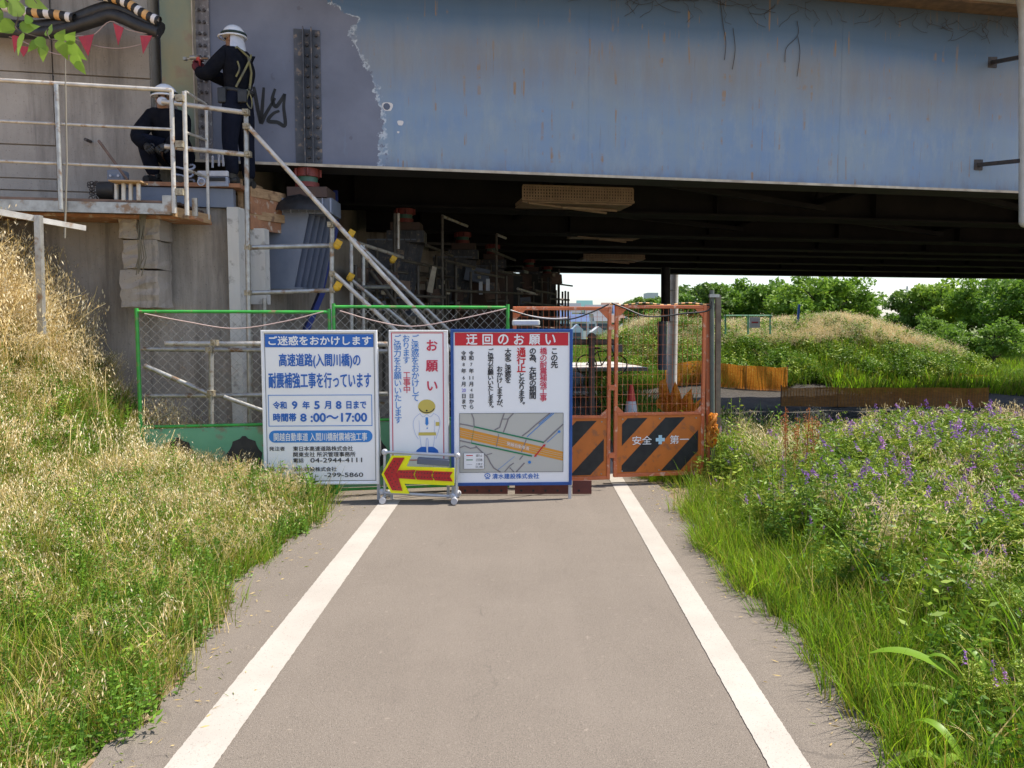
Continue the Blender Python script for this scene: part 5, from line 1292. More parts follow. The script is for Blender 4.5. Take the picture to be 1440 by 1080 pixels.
def person(label, loc, J, rad, seated=False, face=(-1,0,0), head_tilt=0):
    t = thing('person', label, 'person', loc)
    nm = list(J); ix = {k: i for i, k in enumerate(nm)}
    bones = [('pelvis','spine'),('spine','chest'),('chest','neck'),('neck','head'),('head','crown'),('chest','shL'),('shL','elL'),('elL','haL'),('chest','shR'),('shR','elR'),('elR','haR'),
             ('pelvis','hipL'),('hipL','knL'),('knL','anL'),('anL','toL'),('pelvis','hipR'),('hipR','knR'),('knR','anR'),('anR','toR'),('head','nose')]
    ed = [(ix[a], ix[b_]) for a, b_ in bones]
    thin = lambda k, r: (r[0]*.84, r[1]*.84) if isinstance(r, tuple) and k != 'head' else (r*.84 if k in ('shL','shR','hipL','hipR') else r)
    skin_mesh('body', [J[k] for k in nm], ed, [thin(k, rad[k]) for k in nm], M['skin'], t, ix['pelvis'])
    def sub(name, ks, add, m, extra=None):
        ii = {k: i for i, k in enumerate(ks)}
        e = [(ii[a], ii[b_]) for a, b_ in bones if a in ii and b_ in ii]
        return skin_mesh(name, [J[k] for k in ks], e, [(rad[k][0]+add, rad[k][1]+add) if isinstance(rad[k], tuple) else rad[k]+add for k in ks], M[m], t, 0)
    sub('jacket', ['pelvis','spine','chest','neck','shL','elL','haL','shR','elR','haR'], .034, 'navy')
    sub('trousers', ['pelvis','spine','hipL','knL','anL','hipR','knR','anR'], .026, 'navy2')
    for a, b_ in (('anL','toL'), ('anR','toR')):
        p, q = Vector(J[a]), Vector(J[b_]); dd = (q-p); dd.z = 0; dd.normalize()
        z0 = min(p.z, q.z)-.05
        MB().path([p+Vector((0,0,.03)), p-Vector((0,0,.02))+dd*.01], [.058,.055], 10).path([p-dd*.06-Vector((0,0,.045)), p+dd*.05-Vector((0,0,.035)), p+dd*.16-Vector((0,0,.05))], [.042,.05,.036], 10).build('boot', M['rubber'], t, local=True)
    h = Vector(J['head']); f = Vector(face).normalized(); s_ = f.cross(Vector((0,0,1)))
    # ears
    for k in (-1, 1): MB().sph(h+s_*.078*k-Vector((0,0,.005)), (.014,.022,.032), 8, 6).build('ear', M['skin'], t, local=True)
    for k in (-1, 1): MB().sph(h+f*.086+s_*.032*k+Vector((0,0,.015)), .011, 8, 6).build('eye', M['black'], t, local=True)
    MB().box(h+f*.092-Vector((0,0,.045)), (.02,.035,.007)).build('mouth', M['glove'], t, local=True)
    # helmet
    mb = MB(); c = h+Vector((0,0,.035))
    mb.sph(c, (.125,.118,.125), 18, 8, half=True)
    ring = [c+Vector((.135*cos(a)+(.028 if cos(a)*f.x+sin(a)*f.y > .3 else 0)*f.x, .128*sin(a), -.006)) for a in np.linspace(0, 2*pi, 25)]
    mb.path(ring, .009, 6, caps=False); mb.tube(c-Vector((0,0,.004)), c-Vector((0,0,.0)), .125, 18)
    mb.build('helmet', M['helmet'], t, local=True)
    MB().path([c+Vector((.128*cos(a), .121*sin(a), .022)) for a in np.linspace(0, 2*pi, 25)], .013, 6, caps=False).build('helmet_band', M['helmet_band'], t, local=True)
    # neck cloth
    mb = MB(); b0 = h-f*.03
    vs = []; 
    for r in range(5):
        for k in range(9):
            a = -1.35+2.7*k/8; dirv = -f*cos(a)+s_*sin(a); rr = .098+.008*r+.006*sin(5*a)
            vs.append(h+dirv*rr+Vector((0,0,.03-.045*r)))
    mb._add(vs, [(r*9+k, r*9+k+1, (r+1)*9+k+1, (r+1)*9+k) for r in range(4) for k in range(8)], True).build('neck_cloth', M['cloth_white'], t, local=True)
    return t
rad0 = dict(pelvis=(.135,.115), spine=(.13,.11), chest=(.15,.12), neck=.055, head=(.088,.096), crown=.06, nose=.02,
            shL=.068, elL=.045, haL=.034, shR=.068, elR=.045, haR=.034, hipL=.095, knL=.064, anL=.045, toL=.035, hipR=.095, knR=.064, anR=.045, toR=.035)
loc = P(336, 262, 8.22)
loc.z = 3.075; HS = .955
J = dict(pelvis=(.0,.02,.95), spine=(.01,.02,1.08), chest=(.03,.02,1.30), neck=(.01,.02,1.455), head=(-.02,.02,1.565), crown=(-.01,.02,1.64), nose=(-.12,.045,1.55),
         shL=(-.06,-.15,1.375), elL=(-.26,-.17,1.13), haL=(-.385,-.06,1.215), shR=(.08,.13,1.35), elR=(-.10,.27,1.16), haR=(-.38,.10,1.26),
         hipL=(-.02,-.075,.80), knL=(-.05,-.11,.47), anL=(-.02,-.12,.08), toL=(-.15,-.10,.035), hipR=(.04,.105,.80), knR=(.05,.13,.47), anR=(.07,.14,.08), toR=(-.05,.18,.035))
w1 = person('standing worker in dark clothes and white helmet holding a red tool to the girder', loc, J, rad0, face=(-1,.25,0))
glove(w1, J['haL'], (-.5,.1,.85), (-.85,-.3,-.4)); glove(w1, J['haR'], (-.5,-.1,.85), (-.85,.3,-.4))
# harness and belt
MB().path([Vector((.0+.165*cos(a), .02+.15*sin(a), 1.00+.01*sin(2*a))) for a in np.linspace(0, 2*pi, 25)], .028, 6, caps=False).build('tool_belt', M['black'], w1, local=True)
MB().path([(.165,-.06,1.02), (.185,-.05,1.2), (.16,-.07,1.36), (.06,-.11,1.45), (-.06,-.16,1.35)], .013, 6).path([(.05,-.15,1.02), (.12,-.145,1.15), (.175,-.07,1.32), (.15,.06,1.42)], .012, 6).build('harness', M['harness'], w1, local=True)
MB().path(smooth_pts([(.16,-.13,1.0), (.21,-.14,.9), (.20,-.13,.80), (.16,-.15,.86), (.19,-.15,.98)], 5), .008, 5).path(smooth_pts([(.08,-.17,1.28), (.10,-.175,1.2), (.06,-.17,1.12)], 4), .01, 5).build('lanyard', M['harness'], w1, local=True)
MB().box((-.10,-.155,.93), (.09,.05,.16)).box((.12,-.155,.92), (.10,.05,.14)).build('tool_pouch', M['rubber'], w1, local=True, bevel=.012)
w1.scale = (HS, HS, HS)
t = thing('red_power_tool', 'red hand tool with a grey bar held by the standing worker', 'tool', loc); t.scale = (HS, HS, HS)
MB().tube((-.415,.02,1.27), (-.41,.02,1.385), .024, 10).build('grip', M['red_tool'], t, local=True)
MB().tube((-.56,.03,1.372), (-.30,.01,1.372), .012, 8).tube((-.50,.02,1.385), (-.40,.02,1.385), .024, 8).box((-.56,.03,1.372), (.03,.05,.03)).build('bar', M['galv'], t, local=True)

loc2 = P(238, 252, 8.2); loc2.z = 3.075
J2 = dict(pelvis=(.05,.12,.30), spine=(.03,.06,.47), chest=(.0,-.02,.64), neck=(.0,-.07,.76), head=(.03,-.10,.85), crown=(.03,-.10,.92), nose=(.05,-.20,.83),
          shL=(.17,-.03,.68), elL=(.24,-.20,.46), haL=(.12,-.30,.34), shR=(-.17,-.02,.68), elR=(-.25,-.18,.46), haR=(-.08,-.30,.34),
          hipL=(.14,.08,.30), knL=(.22,-.24,.46), anL=(.18,-.06,.08), toL=(.20,-.18,.035), hipR=(-.04,.08,.30), knR=(-.16,-.24,.46), anR=(-.12,-.06,.08), toR=(-.14,-.18,.035))
w2 = person('crouching worker in black clothes and white helmet behind the platform railing', loc2, J2, rad0, face=(.1,-1,0))
glove(w2, J2['haL'], (-.5,-.6,-.4), (.3,-.6,.6), m='rubber'); glove(w2, J2['haR'], (.5,-.6,-.4), (-.3,-.6,.6), m='rubber')
MB().sph((.035,-.185,.815), (.055,.03,.045), 10, 7).build('face_mask', M['cloth_white'], w2, local=True)

# ------------------------------------------------------------------ vegetation prototypes
PROTO = bpy.data.collections.new('plant_prototypes')
def proto_collection(name, meshes):
    c = bpy.data.collections.new(name)
    for i, me in enumerate(meshes):
        o = bpy.data.objects.new(f'{name}_{i:02d}', me); c.objects.link(o)
    return c
def npmesh(name, V, Fc, mi, mats):
    me = bpy.data.meshes.new(name); me.from_pydata(V, [], Fc)
    for m in mats: me.materials.append(m)
    me.polygons.foreach_set('material_index', mi); me.update(); return me
class Pl:
    def __init__(s, seed): s.g = np.random.default_rng(seed); s.V = []; s.F = []; s.mi = []
    def blade(s, p, ang, h, w_, lean, m=0, seg=4, droop=0., twist=None):
        d = np.array([cos(ang), sin(ang), 0]); sd = np.array([-sin(ang), cos(ang), 0])
        if twist is not None: sd = np.array([cos(twist), sin(twist), 0])
        b = len(s.V)
        for i in range(seg+1):
            t_ = i/seg; q = np.array(p)+d*lean*(t_**1.7)+np.array([0,0,h*t_-droop*max(0,t_-.45)**2*3.3*h]); ww = w_*(1-t_**1.6)*.5*(0.6+.4*min(1,t_*4))
            if i == seg: s.V.append(tuple(q))
            else: s.V.append(tuple(q-sd*ww)); s.V.append(tuple(q+sd*ww))
        for i in range(seg-1): s.F.append((b+2*i, b+2*i+1, b+2*i+3, b+2*i+2)); s.mi.append(m)
        s.F.append((b+2*seg-2, b+2*seg-1, b+2*seg)); s.mi.append(m)
    def leaf(s, p, d, L, w_, m=0):
        d = np.array(d, float); d /= np.linalg.norm(d)+1e-9; r = s.g.normal(0,1,3); sd = np.cross(d, r); sd /= np.linalg.norm(sd)+1e-9
        p = np.array(p); b = len(s.V)
        s.V += [tuple(p), tuple(p+d*L*.45+sd*w_/2), tuple(p+d*L), tuple(p+d*L*.45-sd*w_/2)]; s.F.append((b, b+1, b+2, b+3)); s.mi.append(m)
    def stem(s, pts, w_, m=0):
        b = len(s.V); a = s.g.uniform(0, pi); sd = np.array([cos(a), sin(a), 0])*w_/2
        for q in pts: s.V += [tuple(np.array(q)-sd), tuple(np.array(q)+sd)]
        for i in range(len(pts)-1): s.F.append((b+2*i, b+2*i+1, b+2*i+3, b+2*i+2)); s.mi.append(m)
G1 = leaf_mat('grass_green', [(.03,.07,.008), (.08,.17,.012), (.19,.32,.022), (.40,.43,.05)], .25)
G2 = leaf_mat('grass_olive', [(.09,.14,.012), (.20,.23,.022), (.36,.33,.05), (.50,.38,.10)], .25)
G3 = leaf_mat('grass_lush', [(.10,.22,.008), (.19,.36,.012), (.30,.47,.022), (.44,.52,.04)], .5)
ST = leaf_mat('dry_straw', [(.46,.31,.10), (.62,.46,.18), (.74,.60,.30), (.56,.36,.10)], .25, .6)
SP = leaf_mat('oat_spikelet', [(.60,.45,.20), (.76,.63,.36), (.84,.76,.56), (.64,.42,.14)], .3, .6)
VT = leaf_mat('vetch_leaf', [(.04,.09,.012), (.13,.23,.02), (.26,.36,.03), (.48,.50,.08)], .25)
VF = leaf_mat('vetch_flower', [(.13,.05,.27), (.24,.09,.42), (.40,.20,.56), (.42,.12,.36)], .35)
WD = leaf_mat('weed_leaf', [(.05,.12,.012), (.11,.23,.02), (.21,.36,.035)], .35)
PLM = [G1, G2, G3, ST, SP, VT, VF, WD]
iG1, iG2, iG3, iST, iSP, iVT, iVF, iWD = range(8)
def finish(p, name): return npmesh(name, p.V, p.F, p.mi, PLM)
def grass_clump(seed, n, R_, h0, h1, w_, ms, lean=.5, droop=.1):
    p = Pl(seed); g = p.g
    for i in range(n):
        a = g.uniform(0, 2*pi); r = R_*math.sqrt(g.uniform()); h = g.uniform(h0, h1)
        p.blade((r*cos(a), r*sin(a), -.02), a+g.normal(0,.9), h, w_*g.uniform(.7,1.3), h*g.uniform(.1, lean), int(g.choice(ms)), 4, g.uniform(0, droop), g.uniform(0, pi))
    return finish(p, 'grass_clump')
def oat_clump(seed, n, h0, h1, ms=(iST,), nsp=13, R_=.16, sz=1.0):
    p = Pl(seed); g = p.g
    for i in range(n):
        a = g.uniform(0, 2*pi); r = R_*math.sqrt(g.uniform()); h = g.uniform(h0, h1); la = g.uniform(0, 2*pi); ln = h*g.uniform(.08,.42)
        pt = lambda t_: np.array([r*cos(a)+ln*cos(la)*t_**2, r*sin(a)+ln*sin(la)*t_**2, h*t_*(1-.12*t_*t_)-.02])
        p.stem([pt(t_) for t_ in (0, .35, .65, .85, 1)], .0028, int(g.choice(ms)))
        for k in range(nsp):
            t_ = .58+.42*k/nsp; q = pt(t_); ba = g.uniform(0, 2*pi); bl_ = (.075*(1.1-t_)*2.0+.018)*sz
            e = q+np.array([cos(ba)*bl_, sin(ba)*bl_, bl_*.15]); p.stem([q, e], .0011, iST)
            p.leaf(e, (cos(ba)*.35, sin(ba)*.35, -1), .024*sz*g.uniform(.8,1.3), .0068*sz, iSP)
        if g.uniform() < .7: p.blade(pt(.25), g.uniform(0, 6.3), .16, .005, .10, int(g.choice((iST, iG2))), 3, .3)
    return finish(p, 'oat_clump')
def vetch_clump(seed, n, h, R_=.2, flowers=2, nl=15):
    p = Pl(seed); g = p.g
    for i in range(n):
        a = g.uniform(0, 2*pi); r = R_*math.sqrt(g.uniform()); hh = h*g.uniform(.55, 1.05); la = g.uniform(0, 2*pi); ln = hh*g.uniform(.1,.45); ph = g.uniform(0,6)
        pt = lambda t_: np.array([r*cos(a)+ln*cos(la)*t_+.02*sin(7*t_+ph), r*sin(a)+ln*sin(la)*t_+.02*cos(6*t_+ph), hh*(t_-.15*t_**3)])
        p.stem([pt(t_) for t_ in np.linspace(0,1,6)], .003, iVT)
        for k in range(nl):
            t_ = .1+.9*k/nl; q = pt(t_); ba = g.uniform(0, 2*pi); d = np.array([cos(ba), sin(ba), .35]); L = .075*g.uniform(.7,1.2)
            for j in range(6):
                qq = q+d*L*(j+1)/6; sd = np.array([-d[1], d[0], 0])
                for sgn in (1,-1): p.leaf(qq, sd*sgn+d*.5+np.array([0,0,g.normal(0,.3)]), .026, .0085, iVT)
        if i < flowers:
            q = pt(1.0); up = np.array([g.normal(0,.25), g.normal(0,.25), 1]); up /= np.linalg.norm(up); p.stem([pt(.8), q+up*.08], .0022, iVT)
            for k in range(20):
                t_ = k/20; aa = g.normal(0, .6)+k*2.4; p.leaf(q+up*(.01+.085*t_), (cos(aa), sin(aa), -.35), .021*(1.15-.5*t_), .0105, iVF)
    return finish(p, 'vetch_clump')
def weed_clump(seed, n, h, m=iWD, lw=.02, ll=.05, nl=12, R_=.12):
    p = Pl(seed); g = p.g
    for i in range(n):
        a = g.uniform(0, 2*pi); r = R_*math.sqrt(g.uniform()); hh = h*g.uniform(.6,1.1); la = g.uniform(0,6.3); ln = hh*.3*g.uniform()
        pt = lambda t_: np.array([r*cos(a)+ln*cos(la)*t_, r*sin(a)+ln*sin(la)*t_, hh*t_])
        p.stem([pt(0), pt(.5), pt(1)], .004, m)
        for k in range(nl):
            t_ = .1+.9*k/nl; ba = k*2.4+g.normal(0,.3); p.leaf(pt(t_), (cos(ba), sin(ba), .45*g.normal(.6,.5)), ll*(1.2-.6*t_)*g.uniform(.7,1.2), lw*(1.2-.6*t_), m)
    return finish(p, 'weed_clump')
C_near = proto_collection('verge_clump', [grass_clump(10+i, 30, .13, .10, .26, .0055, (iG1,iG1,iG2,iG3), .7, .3) for i in range(4)]+[weed_clump(20+i, 7, .22, iWD, .014, .036, 16) for i in range(3)]+[grass_clump(30+i, 26, .12, .14, .32, .0045, (iG2,iST,iG2), .6, .3) for i in range(3)])
C_green = proto_collection('green_clump', [grass_clump(40+i, 34, .10, .14, .36, .006, (iG3,iG3,iG1,iG2), .55, .25) for i in range(5)])
C_oat = proto_collection('oat_clump', [oat_clump(50+i, 12, .32, .60) for i in range(5)])
C_oats = proto_collection('short_oat_clump', [oat_clump(60+i, 12, .18, .36, (iST,iG2), 9, .14, .8) for i in range(4)]+[grass_clump(66+i, 26, .12, .10, .28, .004, (iST,iG2,iG2), .8, .4) for i in range(2)])
C_vetch = proto_collection('vetch_clump', [vetch_clump(70+i, 9, .52, .17, 3 if i < 3 else 0) for i in range(6)])
C_mound = proto_collection('mound_clump', [grass_clump(80+i, 40, .35, .25, .8, .024, (iG1,iG2,iG1,iWD), .5, .2) for i in range(3)]+[weed_clump(85+i, 10, .5, iG1, .05, .11, 14, .3) for i in range(2)])
C_plume = proto_collection('plume_clump', [oat_clump(90+i, 16, .45, .85, (iST,), 10, .35, 2.2) for i in range(3)])
C_field = proto_collection('field_clump', [grass_clump(95+i, 40, .5, .3, .7, .035, (iG3,iG3,iG1,iG2), .5, .3) for i in range(3)])

C_weed = proto_collection('weed_clump', [weed_clump(120+i, 5, .55, (iWD, iVT, iG1)[i % 3], .020, .065, 22, .10) for i in range(3)]+[grass_clump(130+i, 9, .08, .35, .62, .009, (iG1, iG3, iG2), .5, .4) for i in range(3)])
C_scrub = proto_collection('scrub_clump', [weed_clump(140+i, 16, .85, (iWD, iG1, iVT)[i], .07, .15, 16, .35) for i in range(3)])
def gn_tree(coll):
    ng = bpy.data.node_groups.new('scatter_'+coll.name, 'GeometryNodeTree')
    ng.interface.new_socket('Geometry', in_out='INPUT', socket_type='NodeSocketGeometry'); ng.interface.new_socket('Geometry', in_out='OUTPUT', socket_type='NodeSocketGeometry')
    N = ng.nodes; L = ng.links
    gi = N.new('NodeGroupInput'); go = N.new('NodeGroupOutput'); ci = N.new('GeometryNodeCollectionInfo')
    ci.inputs['Collection'].default_value = coll; ci.inputs['Separate Children'].default_value = True; ci.inputs['Reset Children'].default_value = True
    ip = N.new('GeometryNodeInstanceOnPoints'); ip.inputs['Pick Instance'].default_value = True
    def attr(n, ty):
        a = N.new('GeometryNodeInputNamedAttribute'); a.data_type = ty; a.inputs['Name'].default_value = n
        return [o for o in a.outputs if o.enabled and o.name == 'Attribute'][0]
    L.new(gi.outputs[0], ip.inputs['Points']); L.new(ci.outputs[0], ip.inputs['Instance'])
    L.new(attr('idx', 'INT'), ip.inputs['Instance Index'])
    e = N.new('FunctionNodeEulerToRotation'); L.new(attr('rot', 'FLOAT_VECTOR'), e.inputs[0]); L.new(e.outputs[0], ip.inputs['Rotation'])
    L.new(attr('scl', 'FLOAT'), ip.inputs['Scale']); L.new(ip.outputs[0], go.inputs[0])
    return ng
def scatter(name, coll, x, y, z, s_lo, s_hi, tilt=.15, scl=None):
    n = len(x); me = bpy.data.meshes.new(name); me.from_pydata(np.stack([x, y, z], 1).tolist(), [], [])
    k = len(coll.objects)
    a = me.attributes.new('idx', 'INT', 'POINT'); a.data.foreach_set('value', rng.integers(0, k, n).astype(np.int32))
    rot = np.stack([rng.normal(0, tilt, n), rng.normal(0, tilt, n), rng.uniform(0, 6.28, n)], 1)
    a = me.attributes.new('rot', 'FLOAT_VECTOR', 'POINT'); a.data.foreach_set('vector', rot.ravel().astype(np.float32))
    a = me.attributes.new('scl', 'FLOAT', 'POINT'); a.data.foreach_set('value', (scl if scl is not None else rng.uniform(s_lo, s_hi, n)).astype(np.float32))
    o = bpy.data.objects.new(name, me); COL.objects.link(o); o['kind'] = 'stuff'
    m = o.modifiers.new('scatter', 'NODES'); m.node_group = gn_tree(coll); return o
def patchn(x, y, f=1.0, s=0):
    return .5+.25*np.sin(x*2.1*f+s)*np.cos(y*1.7*f+s*2)+.25*np.sin(x*4.7*f+y*3.9*f+s)
def region(n, x0, x1, y0, y1, keep):
    x = rng.uniform(x0, x1, n); y = rng.uniform(y0, y1, n); k = keep(x, y, rng.uniform(0, 1, n)); return x[k], y[k]
def infr(x, y, pad=.6): return np.abs(x) < y*.69+pad      # roughly what the lens can see (a little more)
def visible(x, y, r): return infr(x, y, 1.6)
frontY = lambda x: 8.15+.194*(x+2.95)
# left verge: green low mix near the path, turning to dry oats on the bank
def kL(x, y, r):
    d = edgeL(y)-x
    return (d > .02) & infr(x, y, 1.2) & (y < frontY(x)-.05) & (r < .35+.65*np.clip(d/.25, 0, 1))
x, y = region(9500, -5.2, -1.3, 1.6, 7.6, lambda x, y, r: kL(x, y, r) & (r < np.clip(1.15-.20*np.maximum(0, -x-2.8)-.05*np.maximum(0, y-6), .25, 1)))
scatter('verge_grass', C_near, x, y, H(x, y), .6, 1.15, .2)
x, y = region(5200, -6.5, -1.4, 1.8, 8.2, lambda x, y, r: kL(x, y, r) & (((x < -3.95) | (x > -3.38) | (y < 5.9)) | (r < .04)) & (edgeL(y)-x > .15) & (r < np.clip(.16+.16*(y-3.8)+.30*(-x-2.6), .08, .95)*np.where(x < -3.6, .75, 1)))
scatter('dry_grass', C_oats, x, y, H(x, y), .7, 1.2, .25)
x, y = region(5000, -8.5, -1.9, 3.0, 8.3, lambda x, y, r: kL(x, y, r) & (edgeL(y)-x > .45) & (r < np.clip(.0+.10*(y-5.0)+.33*(-x-3.0), 0, .9)*np.clip(patchn(x, y, .9)+.25, .25, 1)))
bankthin = ((x > -4.7) & (x < -3.5) & (y > 5.2) & (rng.uniform(0, 1, len(x)) < .5)) | ((x > -3.95) & (x < -3.38) & (y > 5.9) & (rng.uniform(0, 1, len(x)) < .93))
x, y = x[~bankthin], y[~bankthin]
nearf = (x > -3.3) & (y > 6.1)
scatter('wild_oats', C_oat, x, y, H(x, y), .65, 1.1, .22, scl=np.where(nearf, rng.uniform(.45,.8,len(x)), rng.uniform(.75,1.3,len(x))))
x, y = region(1100, -4.5, -1.55, 2.2, 7.0, lambda x, y, r: kL(x, y, r) & (edgeL(y)-x > .3) & (r < .15+.8*patchn(x, y, 1.2, 1)))
scatter('tall_verge_weeds', C_weed, x, y, H(x, y), .35, .75, .3)
x = rng.uniform(-2.45, -1.72, 110); y = rng.uniform(6.25, 6.85, 110)
scatter('grass_by_board', C_near, x, y, H(x, y), 1.1, 1.9, .2)
x = rng.uniform(-2.5, -1.8, 26); y = rng.uniform(6.4, 6.85, 26)
scatter('oats_by_board', C_oat, x, y, H(x, y), .5, .95, .2)
x = rng.uniform(-6.3, -4.2, 260); y = 6.9+rng.uniform(-1.2, .5, 260)
scatter('tall_bank_oats', C_oat, x, y, H(x, y), 1.0, 1.7, .3)
# right verge
def kR(x, y, r):
    d = x-edgeR(y)
    return (d > .0) & ((x > 2.2) | (y < 6.7) | (y > 8.0) | (r < .08)) & infr(x, y, 1.4) & (r < .45+.55*np.clip(d/.2, 0, 1))
x, y = region(5600, 1.3, 2.7, 1.8, 12, lambda x, y, r: kR(x, y, r) & ((x < 1.62) | (y > 3.3) | (r < .3)) & (r < np.clip(1.1-.9*(x-edgeR(y)-.25), .15, 1)))
scatter('lush_grass', C_green, x, y, H(x, y), .55, 1.05, .28)
x, y = region(3000, 1.5, 5.5, 1.9, 9.0, lambda x, y, r: kR(x, y, r) & (x-edgeR(y) > .25) & (r < .55))
scatter('under_grass', C_near, x, y, H(x, y), .8, 1.5, .25)
x, y = region(6400, 1.75, 7.0, 1.9, 9.2, lambda x, y, r: kR(x, y, r) & (x-edgeR(y) > .40) & ((y > 3.3) | (r < .35)) & (r < np.clip((x-edgeR(y)-.3)*1.1, .1, 1)) & (r < np.clip((y-2.0)*.6, .25, 1)) & (x < 2.3+.55*y) & (r < .25+1.1*patchn(x, y, 1.6, 3)))
hs = np.clip(.60+.26*(x-edgeR(y)-.5), .5, 1.15)*np.clip(.25+.17*y, .5, 1.12)*np.clip(1.2-.08*np.maximum(y-5.4,0)*2, .55, 1)*rng.uniform(.65, 1.2, len(x))*(.52+.85*patchn(x, y, 1.3, 5))
scatter('purple_vetch', C_vetch, x, y, H(x, y), 1, 1, .3, scl=hs)
x, y = region(800, 1.8, 7.0, 3.6, 9.2, lambda x, y, r: kR(x, y, r) & (x-edgeR(y) > .5) & (r < .1+.9*sst(x*.6+y*.5, 4.3, 6.0)*patchn(x, y, .8, 2)))
scatter('seeding_oats', C_oat, x, y, H(x, y)+.05, .8, 1.25, .25)
x, y = region(1500, 1.8, 6.0, 1.9, 8.5, lambda x, y, r: kR(x, y, r) & (x-edgeR(y) > .35) & (r < .2+.7*patchn(x, y, 1.1, 7)))
scatter('tall_weeds', C_weed, x, y, H(x, y), .6, 1.35, .25)
# ground beyond the gate, mound and field
x, y = region(800, 1.9, 9, 8.5, 22, lambda x, y, r: infr(x, y, 1) & (r < np.clip(1.2-.35*(x-1.9)-.05*(y-8), .0, 1)))
scatter('weedy_ground', C_mound, x, y, H(x, y), .6, 1.0, .2)
x, y = region(13000, 2.2, 24, 31.3, 43, lambda x, y, r: infr(x, y, 2) & (y < 39.5) & (r < .35+.65*patchn(x, y, .35, 1)+.1))
scatter('mound_grass', C_mound, x, y, H(x, y), .6, 1.15, .2)
x, y = region(5200, 4.5, 22, 31, 40, lambda x, y, r: (r < np.clip((H(x,y)+.6)*.35, 0, 1)*np.clip(.15+1.1*patchn(x, y, .3, 4)-.35+.5*sst(y, 34, 37), 0, 1)))
scatter('dry_plume_grass', C_plume, x, y, H(x, y), .6, 1.0, .2)
x, y = region(2600, 5.0, 21, 34, 38.5, lambda x, y, r: (H(x, y) > -.3) & (r < sst(x, 9, 14)*.9+.15))
scatter('ridge_plume_grass', C_plume, x, y, H(x, y)+.1, .8, 1.25, .15)
x, y = region(2300, 5.0, 21, 31.5, 37, lambda x, y, r: (H(x, y) > -.8) & (r < 1.2*patchn(x, y, .45, 2)-.15))
scatter('mound_scrub', C_scrub, x, y, H(x, y), .5, 1.2, .25)
x, y = region(12000, 13, 62, 30, 72, lambda x, y, r: infr(x, y, 3))
scatter('field_grass', C_field, x, y, H(x, y), .8, 1.3, .15)
x, y = region(900, -6, 14, 38, 60, lambda x, y, r: infr(x, y, 3) & (x > 2.5))
scatter('far_grass', C_mound, x, y, H(x, y), .8, 1.4, .15)

# litter of dry bits on the path edges
p_ = Pl(333); g = p_.g
for i in range(900):
    yy = g.uniform(2, 9); sd = g.uniform() < .5
    xx = (edgeL(yy)+abs(g.normal(0,.16))-.02) if sd else (edgeR(yy)-abs(g.normal(0,.10))+.02)
    a = g.uniform(0, 6.3); p_.leaf((float(xx), float(yy), .006), (cos(a), sin(a), g.uniform(0,.25)), g.uniform(.012,.05), g.uniform(.002,.007), int(g.choice((iST, iG2, iST))))
me = finish(p_, 'dry_litter'); o = bpy.data.objects.new('dry_litter', me); COL.objects.link(o); o['kind'] = 'stuff'

# ------------------------------------------------------------------ individual plants
def plant(name, label, cat, loc, pl_, group=None, parts=('foliage',)):
    t = thing(name, label, cat, loc, 0, group)
    me = finish(pl_, parts[0]); piece(parts[0], me, t); return t
def broad_blade(t, base, d, L, wd, droop, m, name='leaf'):
    base = Vector(base); d = Vector(d).normalized(); n = 12; vs = []; sdir = Vector((-d.y, d.x, 0)).normalized()
    for i in range(n+1):
        u = i/n; q = base+Vector((d.x, d.y, 0))*L*u*.85*(1-.1*u)+Vector((0,0,L*(d.z*u-droop*u*u)))
        w_ = wd*sin(pi*min(1,(u*.9+.08)))**.8*.5
        fold = Vector((0,0,-.25*w_))
        vs += [q-sdir*w_, q+fold, q+sdir*w_]
    fs = []
    for i in range(n):
        a = 3*i; fs += [(a, a+1, a+4, a+3), (a+1, a+2, a+5, a+4)]
    return MB()._add(vs, fs, True).build(name, m, t, local=True)
BLM = leaf_mat('broad_grass_leaf', [(.12,.25,.02), (.20,.36,.03), (.30,.44,.06)], .5, .4)
for i, (bx_, by_, lab, spec) in enumerate(((1.66, 2.62, 'broad leaved grass with long arching blades beside the bottom right corner of the path', [((-1,.25,1.15),.66,.034,1.15), ((-.7,-.2,1.3),.5,.028,1.0), ((-.4,.6,1.2),.6,.03,.8), ((.5,.3,1.2),.5,.03,.8), ((-1,-.2,.45),.42,.028,.55), ((-.9,.6,.8),.5,.022,.9)]),
        (1.98, 3.0, 'broad leaved grass with a wide glowing yellow green blade near the right edge', [((-.85,.30,1.0),.80,.062,.55), ((-1,-.1,1.25),.80,.026,1.05), ((-.2,.5,1.5),.7,.026,.8), ((.4,.1,1.5),.65,.032,.8), ((-.6,.3,1.6),.85,.024,.95), ((-1,.4,.7),.6,.03,.5)]),
        (2.28, 3.25, 'tall arching grass blades rising at the right edge behind the wide glowing blade', [((-.5,.1,1.7),.85,.024,1.0), ((.1,.3,1.7),.7,.024,1.0), ((-.9,.3,1.5),.75,.02,1.1), ((-.3,-.4,1.6),.7,.03,.8)]))):
    t = thing('broad_grass', lab, 'plant', (bx_, by_, float(H(bx_, by_))), 0, 'broad leaved grasses at the right')
    for d, L, wd, dr in spec: broad_blade(t, (rng.normal(0,.02), rng.normal(0,.02), 0), d, L*1.22, wd*1.5, dr*.9, BLM)
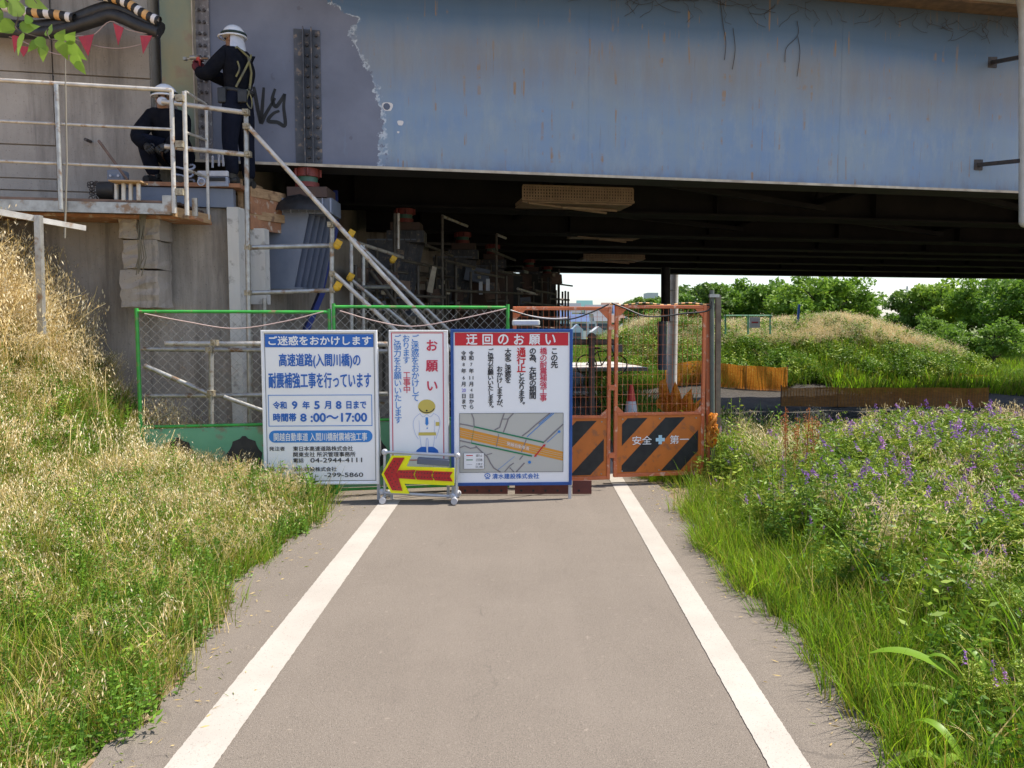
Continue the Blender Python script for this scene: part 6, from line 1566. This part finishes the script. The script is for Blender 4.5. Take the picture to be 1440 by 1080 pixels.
# mid tufts along the right edge
for i, (px, Y, lab) in enumerate(((1085, 4.6, 'tuft of wide bright grass blades at the path edge, nearest of two'), (1020, 5.7, 'tuft of wide bright grass blades at the path edge, farther of two'))):
    xb = (px-720)/F*Y; t = thing('grass_tuft', lab, 'plant', (xb, Y, zz(xb, Y)), 0, 'bright grass tufts at the path edge')
    for k in range(14):
        a = rng.uniform(0, 6.3); broad_blade(t, (.04*cos(a), .04*sin(a), 0), (cos(a)*.6, sin(a)*.6, 1.4), rng.uniform(.28,.45), .013, rng.uniform(.3,.9), BLM)
# reddish dock plants
DK = leaf_mat('dock_seed', [(.22,.06,.02), (.34,.11,.035), (.46,.19,.06)], .3)
docklab = ['leftmost reddish brown dock spike above the purple vetch', 'tallest reddish brown dock spike above the purple vetch', 'third reddish brown dock spike, right of the tallest', 'rightmost reddish brown dock spike above the purple vetch']
for i, (px, py) in enumerate(((1108,572), (1118,588), (1135,573), (1150,585))):
    top = P(px, py, 6.3); x, Y = top.x, 6.3; z = zz(x, Y); t = thing('dock_plant', docklab[i], 'plant', (x, Y, z), 0, 'reddish dock plants'); h_ = top.z-z
    p_ = Pl(600+i)
    lx, ly = p_.g.normal(0, .05), p_.g.normal(0, .05); at = lambda z_: np.array([lx*(z_/h_)**2, ly*(z_/h_)**2, z_])
    p_.stem([at(0), at(h_*.5), at(h_)], .007, 0)
    for br_ in range(5):
        z0_ = h_*(.48+.07*br_); ba = p_.g.uniform(0, 6.3); Lb = h_*(.34-.04*br_) if br_ else h_*.52
        for k in range(70):
            u = p_.g.uniform(); q = at(z0_)+np.array([cos(ba)*.05*u*(br_ > 0), sin(ba)*.05*u*(br_ > 0), Lb*u]); r_ = .013*(1.15-u)*(1 if int(u*14) % 3 else .5)
            aa = p_.g.uniform(0, 6.3); p_.leaf(q+np.array([r_*cos(aa), r_*sin(aa), 0]), (cos(aa), sin(aa), .2), .013, .009, 0)
    me = npmesh('seed_spike', p_.V, p_.F, [0]*len(p_.F), [DK]); piece('seed_spike', me, t)
# leafy twig hanging in at the top left
LF = leaf_mat('twig_leaf', [(.13,.26,.03), (.22,.36,.05), (.32,.46,.10)], .5, .4)
t = thing('leafy_twig', 'leafy green creeper twig hanging into the top left corner', 'twig', P(20, 20, 5.0))
tw = [(-40,-60),(0,-10),(25,20),(22,40),(45,50),(70,55),(95,62),(104,80)]
MB().path(smooth_pts([tuple(P(a, b_, 5.0)) for a, b_ in tw], 4), .006, 6, r2=.002).path(smooth_pts([tuple(P(a, b_, 5.0)) for a, b_ in ((0,-10),(30,-20),(52,5))], 4), .005, 6, r2=.002).path(smooth_pts([tuple(P(a, b_, 5.0)) for a, b_ in ((70,55),(66,46),(68,40))], 4), .004, 6).build('stem', bark, t)
for k, (px, py, s_, a) in enumerate(((3,2,20,.4),(22,12,22,2.0),(45,2,18,-.4),(10,36,20,3.6),(28,56,22,4.4),(36,38,16,.3),(48,62,16,3.9),(56,58,15,5.2),(60,70,17,4.6),(68,44,15,1.6),(84,52,14,1.0),(86,66,16,4.9),(100,68,20,5.6),(106,84,16,5.0),(111,92,12,5.2),(98,54,14,.8),(-5,22,20,2.8),(18,-6,20,1.2),(40,28,12,2.2))):
    c = P(px, py, 5.0+rng.uniform(-.08,.08)); r_ = s_/F*5.0*.85; pts = []
    n1 = Vector((cos(a), rng.uniform(-.5,.5), -sin(-a))).normalized(); n2 = n1.cross(Vector((rng.normal(0,.35), 1, rng.normal(0,.35)))).normalized()
    for u, w_ in ((0,0), (.18,.42), (.5,.6), (.85,.5), (1.25,.28), (1.75,0), (1.25,-.28), (.85,-.5), (.5,-.6), (.18,-.42)):
        pts.append(c+n1*r_*(u-.6)+n2*r_*w_+Vector((0, .15*r_*u*u, 0)))
    MB().poly(pts).build('leaf', LF, t)
print('objects', len(bpy.data.objects), 'tris', sum(len(o.data.polygons)*2 for o in scene.objects if o.type == 'MESH'))
